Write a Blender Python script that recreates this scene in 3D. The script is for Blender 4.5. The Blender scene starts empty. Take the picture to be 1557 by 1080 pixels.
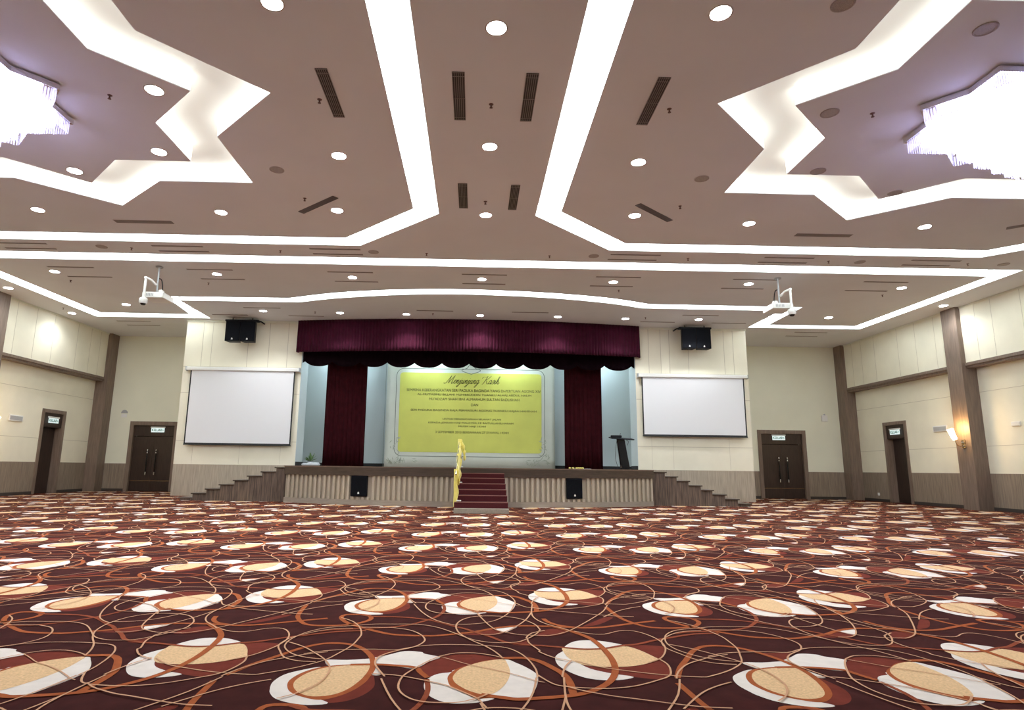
EXPO = 0.65; STG = 100
import bpy, math, random
from mathutils import Matrix, Vector
from mathutils.geometry import tessellate_polygon
random.seed(7)
C = bpy.context.scene.collection
PI = math.pi

# ------------------------------------------------------------------ helpers
class MB:
    """collects shapes, links them as one mesh object"""
    def __init__(s): s.v = []; s.f = []; s.m = []; s.sm = []
    def add(s, vs, fs, mi=0, smooth=False):
        n = len(s.v); s.v += [tuple(p) for p in vs]
        s.f += [tuple(i + n for i in f) for f in fs]
        s.m += [mi] * len(fs); s.sm += [smooth] * len(fs)
        return s
    def box(s, x0, x1, y0, y1, z0, z1, mi=0):
        v = [(x, y, z) for z in (z0, z1) for y in (y0, y1) for x in (x0, x1)]
        return s.add(v, [(0, 2, 3, 1), (4, 5, 7, 6), (0, 1, 5, 4), (2, 6, 7, 3), (0, 4, 6, 2), (1, 3, 7, 5)], mi)
    def bbox(s, x0, x1, y0, y1, z0, z1, b=.01, mi=0):
        """box with chamfered vertical and horizontal edges"""
        b = min(b, (x1-x0)/2.01, (y1-y0)/2.01, (z1-z0)/2.01)
        rings = []
        for z, e in ((z0, b), (z0 + b, 0), (z1 - b, 0), (z1, b)):
            X0, X1, Y0, Y1 = x0 + e, x1 - e, y0 + e, y1 - e
            rings.append([(X0 + b, Y0, z), (X1 - b, Y0, z), (X1, Y0 + b, z), (X1, Y1 - b, z), (X1 - b, Y1, z), (X0 + b, Y1, z), (X0, Y1 - b, z), (X0, Y0 + b, z)])
        v = [p for r in rings for p in r]; f = []
        for k in range(3):
            for i in range(8):
                j = (i + 1) % 8
                f.append((k*8 + i, k*8 + j, k*8 + 8 + j, k*8 + 8 + i))
        f.append(tuple(reversed(range(8)))); f.append(tuple(range(24, 32)))
        return s.add(v, f, mi)
    def tube(s, pts, r, n=10, mi=0, caps=True):
        pts = [Vector(p) for p in pts]; rs = r if isinstance(r, (list, tuple)) else [r] * len(pts)
        v = []; f = []; prev = None
        for i, p in enumerate(pts):
            d = (pts[min(i + 1, len(pts)-1)] - pts[max(i-1, 0)]).normalized()
            if prev is None:
                a = Vector((0, 0, 1)) if abs(d.z) < .9 else Vector((1, 0, 0))
                prev = d.cross(a).normalized()
            x = (prev - d * prev.dot(d)).normalized(); prev = x; y = d.cross(x)
            for k in range(n):
                t = 2*PI*k/n
                v.append(p + (x*math.cos(t) + y*math.sin(t)) * rs[i])
        for i in range(len(pts)-1):
            for k in range(n):
                j = (k + 1) % n
                f.append((i*n + k, i*n + j, i*n + n + j, i*n + n + k))
        s.add(v, f, mi, True)
        if caps:
            s.add(v[:n], [tuple(reversed(range(n)))], mi); s.add(v[-n:], [tuple(range(n))], mi)
        return s
    def lathe(s, prof, n=24, c=(0, 0, 0), mi=0, smooth=True):
        v = []; f = []
        for r, z in prof:
            for k in range(n):
                t = 2*PI*k/n; v.append((c[0] + r*math.cos(t), c[1] + r*math.sin(t), c[2] + z))
        for i in range(len(prof)-1):
            for k in range(n):
                j = (k + 1) % n; f.append((i*n + k, i*n + j, i*n + n + j, i*n + n + k))
        s.add(v, f, mi, smooth)
        if prof[0][0] > 1e-5: s.add(v[:n], [tuple(reversed(range(n)))], mi)
        if prof[-1][0] > 1e-5: s.add(v[-n:], [tuple(range(n))], mi)
        return s
    def prism(s, poly, z0, z1, mi=0):
        n = len(poly)
        v = [(x, y, z0) for x, y in poly] + [(x, y, z1) for x, y in poly]
        s.add(v, [(i, (i+1) % n, n + (i+1) % n, n + i) for i in range(n)], mi)
        tri = tessellate_polygon([[Vector((x, y, 0)) for x, y in poly]])
        s.add(v[:n], [tuple(t) for t in tri], mi); s.add(v[n:], [tuple(t) for t in tri], mi)
        return s
    def build(s, name, mats, parent=None, loc=None):
        me = bpy.data.meshes.new(name); me.from_pydata(s.v, [], s.f)
        if not isinstance(mats, (list, tuple)): mats = [mats]
        for m in mats: me.materials.append(m)
        me.polygons.foreach_set('material_index', s.m)
        me.polygons.foreach_set('use_smooth', s.sm)
        me.validate(); me.update()
        o = bpy.data.objects.new(name, me); C.objects.link(o)
        if parent: o.parent = parent
        if loc: o.location = loc
        return o

def tag(o, label=None, cat=None, group=None, kind=None):
    if label: o['label'] = label
    if cat: o['category'] = cat
    if group: o['group'] = group
    if kind: o['kind'] = kind
    return o
def thing(name, loc, label, cat, group=None, rz=0):
    o = bpy.data.objects.new(name, None); C.objects.link(o)
    o.location = loc; o.rotation_euler = (0, 0, rz); o.empty_display_size = .1
    return tag(o, label, cat, group)
def struct(o): o['kind'] = 'structure'; return o
def copy_tree(o, loc, label=None, group=None, rz=None):
    r = o.copy(); C.objects.link(r); r.location = loc
    if rz is not None: r.rotation_euler = (0, 0, rz)
    if label: r['label'] = label
    if group: r['group'] = group
    for ch in list(o.children):
        c = ch.copy(); C.objects.link(c); c.parent = r
        for g in list(ch.children):
            d = g.copy(); C.objects.link(d); d.parent = c
    return r
ORD = ['', 'first', 'second', 'third', 'fourth', 'fifth', 'sixth', 'seventh', 'eighth', 'ninth', 'tenth']
def nth(i, n, of=''):
    """i counted from 0, left to right among n"""
    if n == 1: return 'alone in its row'
    if i == 0: return 'leftmost'
    if i == n-1: return 'rightmost'
    if 2*i == n-1: return 'middle one'
    return (ORD[i+1] + ' from left') if i < n/2 else (ORD[n-i] + ' from right')

# ------------------------------------------------------------------ materials
def S(r, g, b):
    f = lambda c: (c/255/12.92) if c/255 <= .04045 else ((c/255 + .055)/1.055)**2.4
    return (f(r), f(g), f(b), 1)
def mat(name, col, rough=.6, metal=0, emis=None, es=0, noise=None, wood=None, sheen=0, bump=None, coat=0, spec=None):
    m = bpy.data.materials.new(name); m.use_nodes = True; nt = m.node_tree; b = nt.nodes['Principled BSDF']
    b.inputs['Base Color'].default_value = col; b.inputs['Roughness'].default_value = rough
    b.inputs['Metallic'].default_value = metal
    if spec is not None: b.inputs['Specular IOR Level'].default_value = spec
    if sheen: b.inputs['Sheen Weight'].default_value = sheen
    if coat: b.inputs['Coat Weight'].default_value = coat
    if emis: b.inputs['Emission Color'].default_value = emis; b.inputs['Emission Strength'].default_value = es
    if noise or wood:
        tc = nt.nodes.new('ShaderNodeTexCoord'); mp = nt.nodes.new('ShaderNodeMapping')
        nt.links.new(tc.outputs['Object'], mp.inputs[0])
        n = nt.nodes.new('ShaderNodeTexNoise'); nt.links.new(mp.outputs[0], n.inputs['Vector'])
        sc, amt = noise if noise else wood[:2]
        n.inputs['Scale'].default_value = sc; n.inputs['Detail'].default_value = 6
        if wood: mp.inputs['Scale'].default_value = wood[2]
        r = nt.nodes.new('ShaderNodeValToRGB'); nt.links.new(n.outputs[0], r.inputs[0])
        r.color_ramp.elements[0].position = .3; r.color_ramp.elements[1].position = .7
        lo = [c*(1-amt) for c in col[:3]] + [1]; hi = [min(1, c*(1+amt)) for c in col[:3]] + [1]
        r.color_ramp.elements[0].color = lo; r.color_ramp.elements[1].color = hi
        nt.links.new(r.outputs[0], b.inputs['Base Color'])
        if bump:
            bp = nt.nodes.new('ShaderNodeBump'); bp.inputs['Strength'].default_value = bump; bp.inputs['Distance'].default_value = .01
            nt.links.new(n.outputs[0], bp.inputs['Height']); nt.links.new(bp.outputs[0], b.inputs['Normal'])
    return m
CEIL = mat('ceiling_paint', (.74, .745, .765, 1), .9, spec=.15, noise=(.6, .03))
COVEW = mat('cove_white_paint', (.86, .85, .80, 1), .9)
CREAM = mat('cream_wall_panel', (.85, .81, .655, 1), .75, noise=(1.1, .05))
CREAM2 = mat('cream_paint', (.82, .82, .68, 1), .85, noise=(.8, .03))
GROOVE = mat('panel_groove', (.55, .50, .39, 1), .8)
LAM = mat('brown_laminate', (.26, .205, .155, 1), .55, wood=(3, .22, (9, 9, .6)))
LAMD = mat('brown_laminate_trim', (.20, .145, .11, 1), .55, wood=(3, .2, (6, 6, .6)))
LAML = mat('pale_laminate', (.42, .36, .28, 1), .55, wood=(3, .18, (9, 9, .6)))
DARKW = mat('dark_door_wood', (.035, .020, .015, 1), .4, wood=(4, .3, (10, 10, .7)))
SKIRT = mat('dark_skirting', (.05, .04, .035, 1), .6)
FASC = mat('stage_nosing_wood', (.075, .052, .036, 1), .4, wood=(3, .25, (.6, 3, 9)))
FLUTE = mat('fluted_panel', (.50, .44, .34, 1), .6, noise=(3, .06))
FLUTED = mat('flute_shadow_gap', (.40, .35, .27, 1), .7)
PLANK = mat('plank_cladding', (.13, .092, .068, 1), .6, wood=(4, .55, (7, 7, .5)))
PLINTH = mat('plinth_laminate', (.36, .31, .25, 1), .5, wood=(3, .1, (.8, 3, 9)))
REDC = mat('dark_red_carpet', (.075, .007, .010, 1), .95, noise=(60, .25))
REDT = mat('step_edge_trim', (.28, .12, .09, 1), .6)
MATC = mat('beige_mat', (.33, .29, .23, 1), .95, noise=(40, .12))
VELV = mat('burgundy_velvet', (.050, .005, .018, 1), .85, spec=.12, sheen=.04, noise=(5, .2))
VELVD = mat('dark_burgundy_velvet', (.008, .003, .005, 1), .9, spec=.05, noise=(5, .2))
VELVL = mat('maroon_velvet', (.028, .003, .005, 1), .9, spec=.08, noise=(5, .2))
BACKW = mat('pale_blue_backdrop', (.60, .68, .70, 1), .85, noise=(.8, .03))
SCREEN = mat('projector_screen_fabric', (.76, .77, .79, 1), .9)
SCRB = mat('screen_black_border', (.02, .022, .024, 1), .8)
WHITEP = mat('white_plastic', (.80, .80, .77, 1), .4)
GREYP = mat('grey_plastic', (.40, .41, .42, 1), .5)
BLACK = mat('black_cabinet', (.009, .010, .013, 1), .6, spec=.2)
BLACKG = mat('black_gloss', (.01, .01, .011, 1), .15)
GRILL = mat('speaker_grille', (.006, .007, .010, 1), .8, spec=.1, noise=(80, .5))
CHROME = mat('chrome', (.75, .74, .72, 1), .18, 1)
BRASS = mat('brass', (.70, .52, .28, 1), .25, 1)
VENTD = mat('vent_dark', (.05, .042, .042, 1), .7)
VENTM = mat('vent_metal', (.30, .26, .25, 1), .5, .3)
SLOT = mat('slot_diffuser_dark', (.23, .20, .185, 1), .7)
DISC = mat('ceiling_speaker_grille', (.40, .36, .34, 1), .7, noise=(120, .3))
RIM = mat('downlight_rim', (.55, .50, .47, 1), .4)
SPRK = mat('sprinkler_metal', (.16, .09, .08, 1), .4, .6)
LAMP = mat('downlight_lamp', (1, 1, 1, 1), .5, emis=(.90, .95, 1, 1), es=30)
COVE = mat('cove_led', (1, 1, 1, 1), .5, emis=(.87, .97, 1, 1), es=3.6)
CHL = mat('chandelier_lamp', (1, 1, 1, 1), .5, emis=(.62, .60, 1, 1), es=7)
STARL = mat('star_cove_led', (1, 1, 1, 1), .5, emis=(.93, .97, .94, 1), es=1.6)
SHADE = mat('sconce_glass', (1, .9, .7, 1), .5, emis=(1, .80, .45, 1), es=7)
YELC = mat('yellow_cloth', (.90, .80, .20, 1), .8, sheen=.3, noise=(6, .12))
BANW = mat('banner_white_vinyl', (.72, .76, .68, 1), .6, noise=(.9, .06))
BANY = mat('banner_yellow_print', (.70, .72, .15, 1), .6, noise=(.7, .10))
BANT = mat('banner_dark_text', (.07, .085, .015, 1), .6)
BANL = mat('banner_frame_line', (.16, .20, .16, 1), .6)
BANF = mat('banner_leaf_print', (.48, .53, .43, 1), .6)
LEAF = mat('plant_leaf', (.16, .27, .10, 1), .6)
POT = mat('pale_pot', (.55, .60, .64, 1), .6)
SIGN = mat('exit_sign_face', (.65, .75, .74, 1), .4, emis=(.72, .92, .92, 1), es=.45)
SIGNG = mat('exit_sign_letters', (.01, .10, .06, 1), .5)
SIGNW = mat('exit_sign_housing', (.70, .70, .68, 1), .4)
CRYS = bpy.data.materials.new('crystal'); CRYS.use_nodes = True
nt = CRYS.node_tree; nt.nodes.clear()
_o = nt.nodes.new('ShaderNodeOutputMaterial'); _t = nt.nodes.new('ShaderNodeBsdfTranslucent'); _g = nt.nodes.new('ShaderNodeBsdfGlossy'); _x = nt.nodes.new('ShaderNodeMixShader')
_t.inputs[0].default_value = (.95, .95, 1, 1); _g.inputs['Roughness'].default_value = .15; _x.inputs[0].default_value = .25
nt.links.new(_t.outputs[0], _x.inputs[1]); nt.links.new(_g.outputs[0], _x.inputs[2]); nt.links.new(_x.outputs[0], _o.inputs[0])
CB = mat('carpet_maroon', (.047, .0092, .0078, 1), .95, spec=.08, noise=(9, .22))
CR = mat('carpet_rust', (.165, .030, .018, 1), .95, spec=.08, noise=(14, .12))
CO = mat('carpet_orange', (.36, .095, .030, 1), .95, spec=.08, noise=(20, .12))
CR2 = mat('carpet_burnt_orange', (.27, .065, .028, 1), .95, spec=.08, noise=(20, .12))
CW = mat('carpet_white', (.76, .70, .63, 1), .95, spec=.08, noise=(14, .05))
CC = mat('carpet_sand', (.72, .49, .27, 1), .95, spec=.08, noise=(75, .16))
CT = mat('carpet_tan', (.60, .34, .20, 1), .95, spec=.08)

# ------------------------------------------------------------------ camera
r = (0.9996855, 0.01589098, 0.01940059); d = (-0.02194659, 0.18002896, 0.98341645); u = (0.01213478, -0.98353294, 0.18032109)
cam = bpy.data.cameras.new('camera'); co = bpy.data.objects.new('camera', cam); C.objects.link(co)
M = Matrix(((r[0], -r[1], -r[2], 0), (d[0], -d[1], -d[2], 0), (u[0], -u[1], -u[2], 1.05), (0, 0, 0, 1)))
co.matrix_world = M
cam.sensor_width = 36; cam.lens = 941/1557*36; cam.shift_x = 37.5/1557; cam.clip_end = 200
bpy.context.scene.camera = co

H = 6.2
XL, XR = -15.0, 15.4          # lower side walls
YB, YS = 25.1, 22.0           # back wall, wall the stage opens in
YR = -5.0                     # wall behind the camera
CX = .2

# ------------------------------------------------------------------ carpet
def catmull(pts, n=6, closed=False):
    out = []; N = len(pts)
    rng = range(N) if closed else range(N-1)
    for i in rng:
        p = [pts[(i + k) % N] if closed else pts[min(max(i + k, 0), N-1)] for k in (-1, 0, 1, 2)]
        for j in range(n):
            t = j/n
            out.append(tuple(.5*((2*p[1][a]) + (-p[0][a] + p[2][a])*t + (2*p[0][a] - 5*p[1][a] + 4*p[2][a] - p[3][a])*t*t + (-p[0][a] + 3*p[1][a] - 3*p[2][a] + p[3][a])*t**3) for a in (0, 1)))
    if not closed: out.append(tuple(pts[-1]))
    return out
CARPET_FILLS = [
 ('rust', [(-0.871,3.222),(-0.803,3.122),(-0.729,3.054),(-0.64,3.045),(-0.563,3.069),(-0.502,3.14),(-0.468,3.242),(-0.477,3.343),(-0.509,3.435),(-0.569,3.297),(-0.678,3.131),(-0.775,3.142)]),
 ('rust', [(-0.288,3.534),(-0.228,3.661),(-0.171,3.746),(-0.087,3.796),(0.018,3.802),(0.116,3.762),(0.188,3.707),(0.084,3.64),(-0.015,3.56),(-0.078,3.491),(-0.16,3.441),(-0.201,3.39),(-0.233,3.44)]),
 ('rust', [(0.554,3.641),(0.573,3.674),(0.621,3.624),(0.7,3.599),(0.809,3.593),(0.897,3.612),(0.982,3.658),(1.064,3.725),(1.076,3.633),(1.074,3.546),(1.04,3.447),(0.996,3.391),(0.944,3.39),(0.839,3.427),(0.755,3.474),(0.62,3.555)]),
 ('rust', [(0.93,3.98),(0.986,4.008),(1.08,4.01),(1.17,3.979),(1.15,3.884),(1.105,3.783),(1.063,3.721),(0.996,3.88)]),
 ('rust', [(0.018,4.276),(0.085,4.342),(0.16,4.384),(0.216,4.289),(0.161,4.23),(0.096,4.216),(-0.008,4.219),(-0.067,4.244)]),
 ('rust', [(0.456,4.314),(0.53,4.381),(0.633,4.384),(0.651,4.327),(0.564,4.229),(0.495,4.198),(0.425,4.213)]),
 ('rust', [(0.98,4.739),(1.021,4.709),(0.893,4.528),(0.797,4.464),(0.762,4.463),(0.864,4.599)]),
 ('rust', [(0.247,4.029),(0.346,4.104),(0.354,4.048),(0.36,3.982),(0.287,3.991)]),
 ('rust', [(-0.599,3.861),(-0.471,3.868),(-0.413,3.875),(-0.488,3.778),(-0.532,3.729),(-0.555,3.767)]),
 ('white', [(-0.953,3.207),(-0.973,3.313),(-0.95,3.427),(-0.882,3.501),(-0.8,3.553),(-0.737,3.512),(-0.797,3.414),(-0.795,3.182),(-0.641,3.049),(-0.706,3.018),(-0.776,3.029),(-0.844,3.059),(-0.899,3.102),(-0.936,3.16)]),
 ('white', [(-0.796,3.675),(-0.68,3.679),(-0.562,3.706),(-0.532,3.729),(-0.46,3.788),(-0.381,3.853),(-0.287,3.839),(-0.261,3.802),(-0.17,3.737),(-0.228,3.661),(-0.292,3.541),(-0.406,3.574),(-0.51,3.59),(-0.571,3.597),(-0.675,3.571),(-0.751,3.563)]),
 ('white', [(-0.512,3.55),(-0.51,3.438),(-0.46,3.433),(-0.501,3.55)]),
 ('white', [(-0.079,3.525),(-0.099,3.483),(-0.161,3.457),(-0.202,3.406),(-0.225,3.332),(-0.223,3.246),(-0.196,3.151),(-0.15,3.087),(-0.093,3.048),(-0.019,3.045),(0.05,3.064),(0.112,3.103),(0.103,3.126),(0.178,3.11),(0.273,3.121),(0.306,3.198),(0.334,3.312),(0.348,3.442),(0.31,3.549),(0.252,3.644),(0.191,3.707),(0.084,3.596)]),
 ('white', [(0.477,3.731),(0.501,3.809),(0.544,3.88),(0.556,3.943),(0.607,4.043),(0.673,4.101),(0.77,4.108),(0.857,4.071),(0.934,3.995),(0.855,3.919),(0.651,3.793),(0.597,3.678),(0.642,3.555),(0.744,3.474),(0.843,3.424),(0.775,3.379),(0.68,3.37),(0.593,3.404),(0.523,3.494),(0.479,3.604)]),
 ('white', [(0.166,4.378),(0.236,4.421),(0.313,4.442),(0.266,4.347),(0.216,4.289)]),
 ('orange', [(-0.88,3.242),(-0.899,3.344),(-0.863,3.469),(-0.78,3.559),(-0.648,3.599),(-0.533,3.598),(-0.51,3.516),(-0.513,3.35),(-0.553,3.213),(-0.612,3.125),(-0.685,3.079),(-0.767,3.11),(-0.839,3.168)]),
 ('orange', [(-0.112,3.426),(-0.079,3.525),(-0.015,3.594),(0.085,3.682),(0.188,3.707),(0.14,3.633),(-0.025,3.526),(-0.053,3.335),(0.008,3.221),(0.122,3.136),(0.122,3.126),(0.036,3.105),(-0.021,3.167),(-0.091,3.262),(-0.112,3.349)]),
 ('cream', [(-0.858,3.264),(-0.867,3.352),(-0.835,3.461),(-0.765,3.542),(-0.65,3.582),(-0.542,3.584),(-0.528,3.467),(-0.549,3.349),(-0.578,3.24),(-0.62,3.164),(-0.677,3.127),(-0.747,3.126),(-0.814,3.179)]),
 ('cream', [(-0.086,3.427),(-0.057,3.525),(0.001,3.603),(0.085,3.671),(0.182,3.706),(0.201,3.634),(0.209,3.513),(0.199,3.4),(0.167,3.28),(0.124,3.189),(0.089,3.155),(0.051,3.161),(-0.012,3.214),(-0.062,3.291),(-0.085,3.357)]),
 ('cream', [(0.548,3.933),(0.616,3.941),(0.673,3.921),(0.764,3.921),(0.861,3.946),(0.942,3.98),(1.001,3.901),(1.046,3.782),(1.058,3.715),(0.98,3.649),(0.895,3.603),(0.807,3.584),(0.697,3.587),(0.62,3.615),(0.574,3.678),(0.548,3.771),(0.542,3.87)]),
]
CARPET_LINES = [
 ('orange', 0.042, [(-1.203,2.955),(-1.241,3.149),(-1.243,3.412),(-1.173,3.578),(-1.086,3.73),(-0.991,3.897),(-0.883,3.995),(-0.762,3.998),(-0.666,3.936),(-0.584,3.805),(-0.534,3.655),(-0.517,3.5),(-0.53,3.357)]),
 ('orange', 0.042, [(-1.267,5.062),(-1.247,4.791),(-1.216,4.637),(-1.135,4.481),(-1.053,4.429),(-0.918,4.427),(-0.803,4.464),(-0.733,4.536),(-0.702,4.624),(-0.736,4.72),(-0.807,4.749),(-0.899,4.74),(-0.916,4.647),(-0.845,4.504),(-0.743,4.397),(-0.641,4.309),(-0.517,4.22),(-0.418,4.195),(-0.316,4.186),(-0.226,4.188),(-0.099,4.236),(0.031,4.294),(0.153,4.383),(0.306,4.45),(0.479,4.452),(0.626,4.432),(0.76,4.414),(0.903,4.44),(1.099,4.535),(1.303,4.628),(1.19,4.566),(1.383,4.66)]),
 ('orange', 0.04, [(-0.646,3.59),(-0.517,3.598),(-0.406,3.583),(-0.294,3.551),(-0.262,3.48),(-0.219,3.393),(-0.193,3.289),(-0.194,3.177),(-0.213,3.061),(-0.246,2.967)]),
 ('rust2', 0.034, [(-0.219,5.101),(-0.202,4.943),(-0.219,4.788),(-0.269,4.653),(-0.352,4.533),(-0.433,4.447),(-0.572,4.376),(-0.702,4.354),(-0.799,4.338),(-0.894,4.32),(-0.977,4.282)]),
 ('rust2', 0.034, [(1.628,4.298),(1.458,4.273),(1.284,4.187),(1.16,4.12),(1.021,4.026),(0.921,3.995),(0.796,3.928),(0.672,3.912),(0.556,3.943),(0.438,3.977),(0.341,3.992),(0.277,4.021),(0.205,4.06),(0.127,4.169),(0.031,4.277),(-0.036,4.36),(-0.105,4.421),(-0.249,4.565),(-0.323,4.615),(-0.435,4.663),(-0.545,4.683),(-0.702,4.69),(-0.807,4.749)]),
 ('orange', 0.05, [(0.171,3.721),(0.286,3.731),(0.341,3.71),(0.391,3.656),(0.445,3.551),(0.485,3.453),(0.498,3.33),(0.493,3.201),(0.488,3.083),(0.507,2.976)]),
 ('orange', 0.042, [(0.514,4.663),(0.538,4.56),(0.604,4.469),(0.726,4.413)]),
 ('orange', 0.048, [(0.528,4.476),(0.605,4.383),(0.684,4.282),(0.752,4.15),(0.781,4.003),(0.793,3.856),(0.794,3.7),(0.775,3.541),(0.735,3.41),(0.676,3.303),(0.598,3.217),(0.516,3.161),(0.439,3.134),(0.342,3.113),(0.223,3.094),(0.168,3.11),(0.103,3.131),(0.051,3.154)]),
 ('tan', 0.017, [(-0.916,4.647),(-0.819,4.547),(-0.743,4.397),(-0.698,4.22),(-0.696,4.101),(-0.709,3.945),(-0.751,3.801),(-0.796,3.677),(-0.867,3.586),(-0.953,3.508),(-1.061,3.436),(-1.118,3.419),(-1.301,3.45),(-1.485,3.515),(-1.623,3.583),(-1.727,3.685)]),
 ('tan', 0.017, [(0.677,4.32),(0.766,4.259),(0.863,4.249),(0.982,4.336),(1.082,4.331),(1.152,4.22),(1.182,4.079),(1.163,3.926),(1.105,3.783),(1.055,3.715),(0.98,3.649)]),
 ('tan', 0.017, [(1.533,4.352),(1.411,4.333),(1.308,4.261),(1.211,4.138),(1.183,4.068),(1.171,3.947),(1.217,3.825),(1.276,3.71),(1.367,3.648),(1.468,3.632)]),
 ('tan', 0.018, [(1.064,3.725),(1.082,3.633),(1.068,3.529),(1.03,3.431),(0.933,3.352),(0.81,3.276),(0.678,3.241),(0.555,3.247),(0.459,3.268),(0.405,3.313),(0.349,3.434)]),
 ('tan', 0.017, [(0.346,3.434),(0.347,3.533),(0.323,3.691),(0.281,3.824),(0.21,3.925),(0.091,3.964),(-0.061,3.982),(-0.213,3.974),(-0.331,3.933),(-0.442,3.864),(-0.56,3.876),(-0.734,3.862),(-0.845,3.835),(-0.946,3.777)]),
 ('tan', 0.017, [(0.856,2.98),(0.948,3.128),(1.012,3.265),(1.076,3.447),(1.119,3.53),(1.199,3.636),(1.309,3.72),(1.385,3.77),(1.492,3.817)]),
 ('tan', 0.017, [(0.956,2.982),(1.045,3.103),(1.13,3.204),(1.224,3.283),(1.32,3.343)]),
 ('tan', 0.017, [(-0.508,3.44),(-0.438,3.428),(-0.387,3.418),(-0.306,3.384),(-0.225,3.34),(-0.121,3.276),(-0.08,3.234),(-0.021,3.167),(0.036,3.096),(0.059,3.028),(0.08,2.971)]),
 ('tan', 0.012, [(-0.17,3.737),(-0.083,3.664),(-0.004,3.594),(0.083,3.544),(0.187,3.472),(0.286,3.387),(0.333,3.342),(0.371,3.32)]),
 ('tan', 0.017, [(0.347,3.434),(0.332,3.312),(0.292,3.171),(0.249,3.055),(0.206,2.972)]),
 ('tan', 0.017, [(0.336,5.121),(0.3,4.91),(0.237,4.715),(0.159,4.578),(0.067,4.504),(-0.037,4.473),(-0.106,4.476)]),
 ('tan', 0.017, [(0.048,4.771),(0.082,4.619),(0.127,4.436),(0.177,4.314),(0.26,4.245),(0.354,4.204),(0.471,4.202),(0.495,4.198),(0.566,4.241),(0.651,4.327),(0.761,4.496),(0.885,4.705),(0.991,4.9),(1.067,5.112)]),
 ('tan', 0.017, [(0.446,4.849),(0.39,4.629),(0.313,4.442),(0.23,4.295),(0.148,4.218),(0.063,4.211)]),
 ('tan', 0.018, [(0.478,5.127),(0.444,4.816),(0.455,4.646),(0.511,4.503),(0.606,4.388),(0.657,4.319)]),
 ('tan', 0.018, [(0.456,4.34),(0.434,4.487),(0.354,4.628),(0.251,4.7),(0.106,4.717),(-0.004,4.676),(-0.074,4.57),(-0.101,4.416),(-0.073,4.236),(-0.001,4.084),(0.09,3.943),(0.147,3.821),(0.182,3.706)]),
 ('tan', 0.018, [(0.456,4.34),(0.423,4.237),(0.361,4.128),(0.349,4.139),(0.391,4.249),(0.485,4.322)]),
 ('tan', 0.018, [(0.353,4.116),(0.357,4.014),(0.403,3.867),(0.399,3.837),(0.468,3.731),(0.571,3.659)]),
 ('tan', 0.016, [(0.346,4.104),(0.278,4.035),(0.154,4.02),(0.061,4.052),(-0.007,4.107),(-0.086,4.212),(-0.203,4.36),(-0.31,4.437),(-0.414,4.461),(-0.517,4.458),(-0.651,4.454),(-0.779,4.41),(-0.941,4.352),(-1.04,4.247),(-1.089,4.125),(-1.106,4.011),(-1.087,3.894),(-1.014,3.776),(-0.914,3.702),(-0.806,3.671)]),
 ('tan', 0.018, [(-0.724,4.366),(-0.537,4.364),(-0.49,4.352),(-0.398,4.303),(-0.324,4.205),(-0.284,4.088),(-0.294,3.998),(-0.341,3.912),(-0.427,3.838),(-0.482,3.778),(-0.519,3.701),(-0.515,3.602),(-0.488,3.517),(-0.44,3.405),(-0.382,3.202),(-0.337,3.072),(-0.293,2.966)]),
 ('tan', 0.017, [(-0.447,5.092),(-0.362,4.821),(-0.266,4.608),(-0.176,4.496),(-0.091,4.43)]),
 ('tan', 0.016, [(-1.113,4.005),(-1.091,4.001),(-0.981,3.907),(-0.894,3.798),(-0.808,3.677),(-0.747,3.546),(-0.729,3.431),(-0.736,3.309),(-0.774,3.209),(-0.82,3.135),(-0.882,3.077)]),
 ('tan', 0.018, [(-0.17,3.737),(-0.222,3.661),(-0.293,3.52),(-0.342,3.391),(-0.349,3.258),(-0.326,3.162),(-0.275,3.085),(-0.212,3.046),(-0.133,3.035),(-0.047,3.041),(0.036,3.096),(0.089,3.155)]),
 ('tan', 0.016, [(-0.17,3.737),(-0.087,3.796),(0.018,3.802),(0.116,3.762),(0.188,3.707)]),
 ('tan', 0.018, [(0.563,3.677),(0.513,3.57),(0.478,3.437),(0.456,3.285),(0.45,3.173),(0.451,3.082),(0.453,2.975)]),
 ('tan', 0.018, [(0.45,3.173),(0.419,3.057),(0.394,2.975)]),
 ('tan', 0.017, [(0.459,3.268),(0.524,3.209),(0.589,3.169),(0.676,3.124),(0.75,3.099),(0.857,3.06),(0.919,3.036),(1.044,2.998),(1.176,2.984)]),
]
cm = {'rust': 1, 'orange': 2, 'rust2': 3, 'white': 4, 'cream': 5, 'tan': 6}
lay = {'rust': .0004, 'white': .0008, 'orange': .0012, 'cream': .0016, 'rust2': .0020, 'tan': .0028}
TX, TY = 2.31, 1.735
tv, tf, tm = [], [], []
for c, pts in CARPET_FILLS:
    P = catmull(pts, 4, True); n0 = len(tv)
    tv += [(x, y, lay[c]) for x, y in P]
    for t in tessellate_polygon([[Vector((x, y, 0)) for x, y in P]]):
        a, b, c_ = (Vector(P[i]) for i in t)
        if (b-a).cross(c_-a) < 0: t = (t[0], t[2], t[1])
        tf.append(tuple(n0 + i for i in t)); tm.append(cm[c])
def clipy(pts, y0=3.39):
    """end a curve where the next pattern repeat takes it over"""
    out = []
    for a in pts:
        if a[1] < y0:
            if out: l = out[-1]; t = (y0-l[1])/(a[1]-l[1]); out.append((l[0] + (a[0]-l[0])*t, y0))
            break
        out.append(a)
    return out
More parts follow.
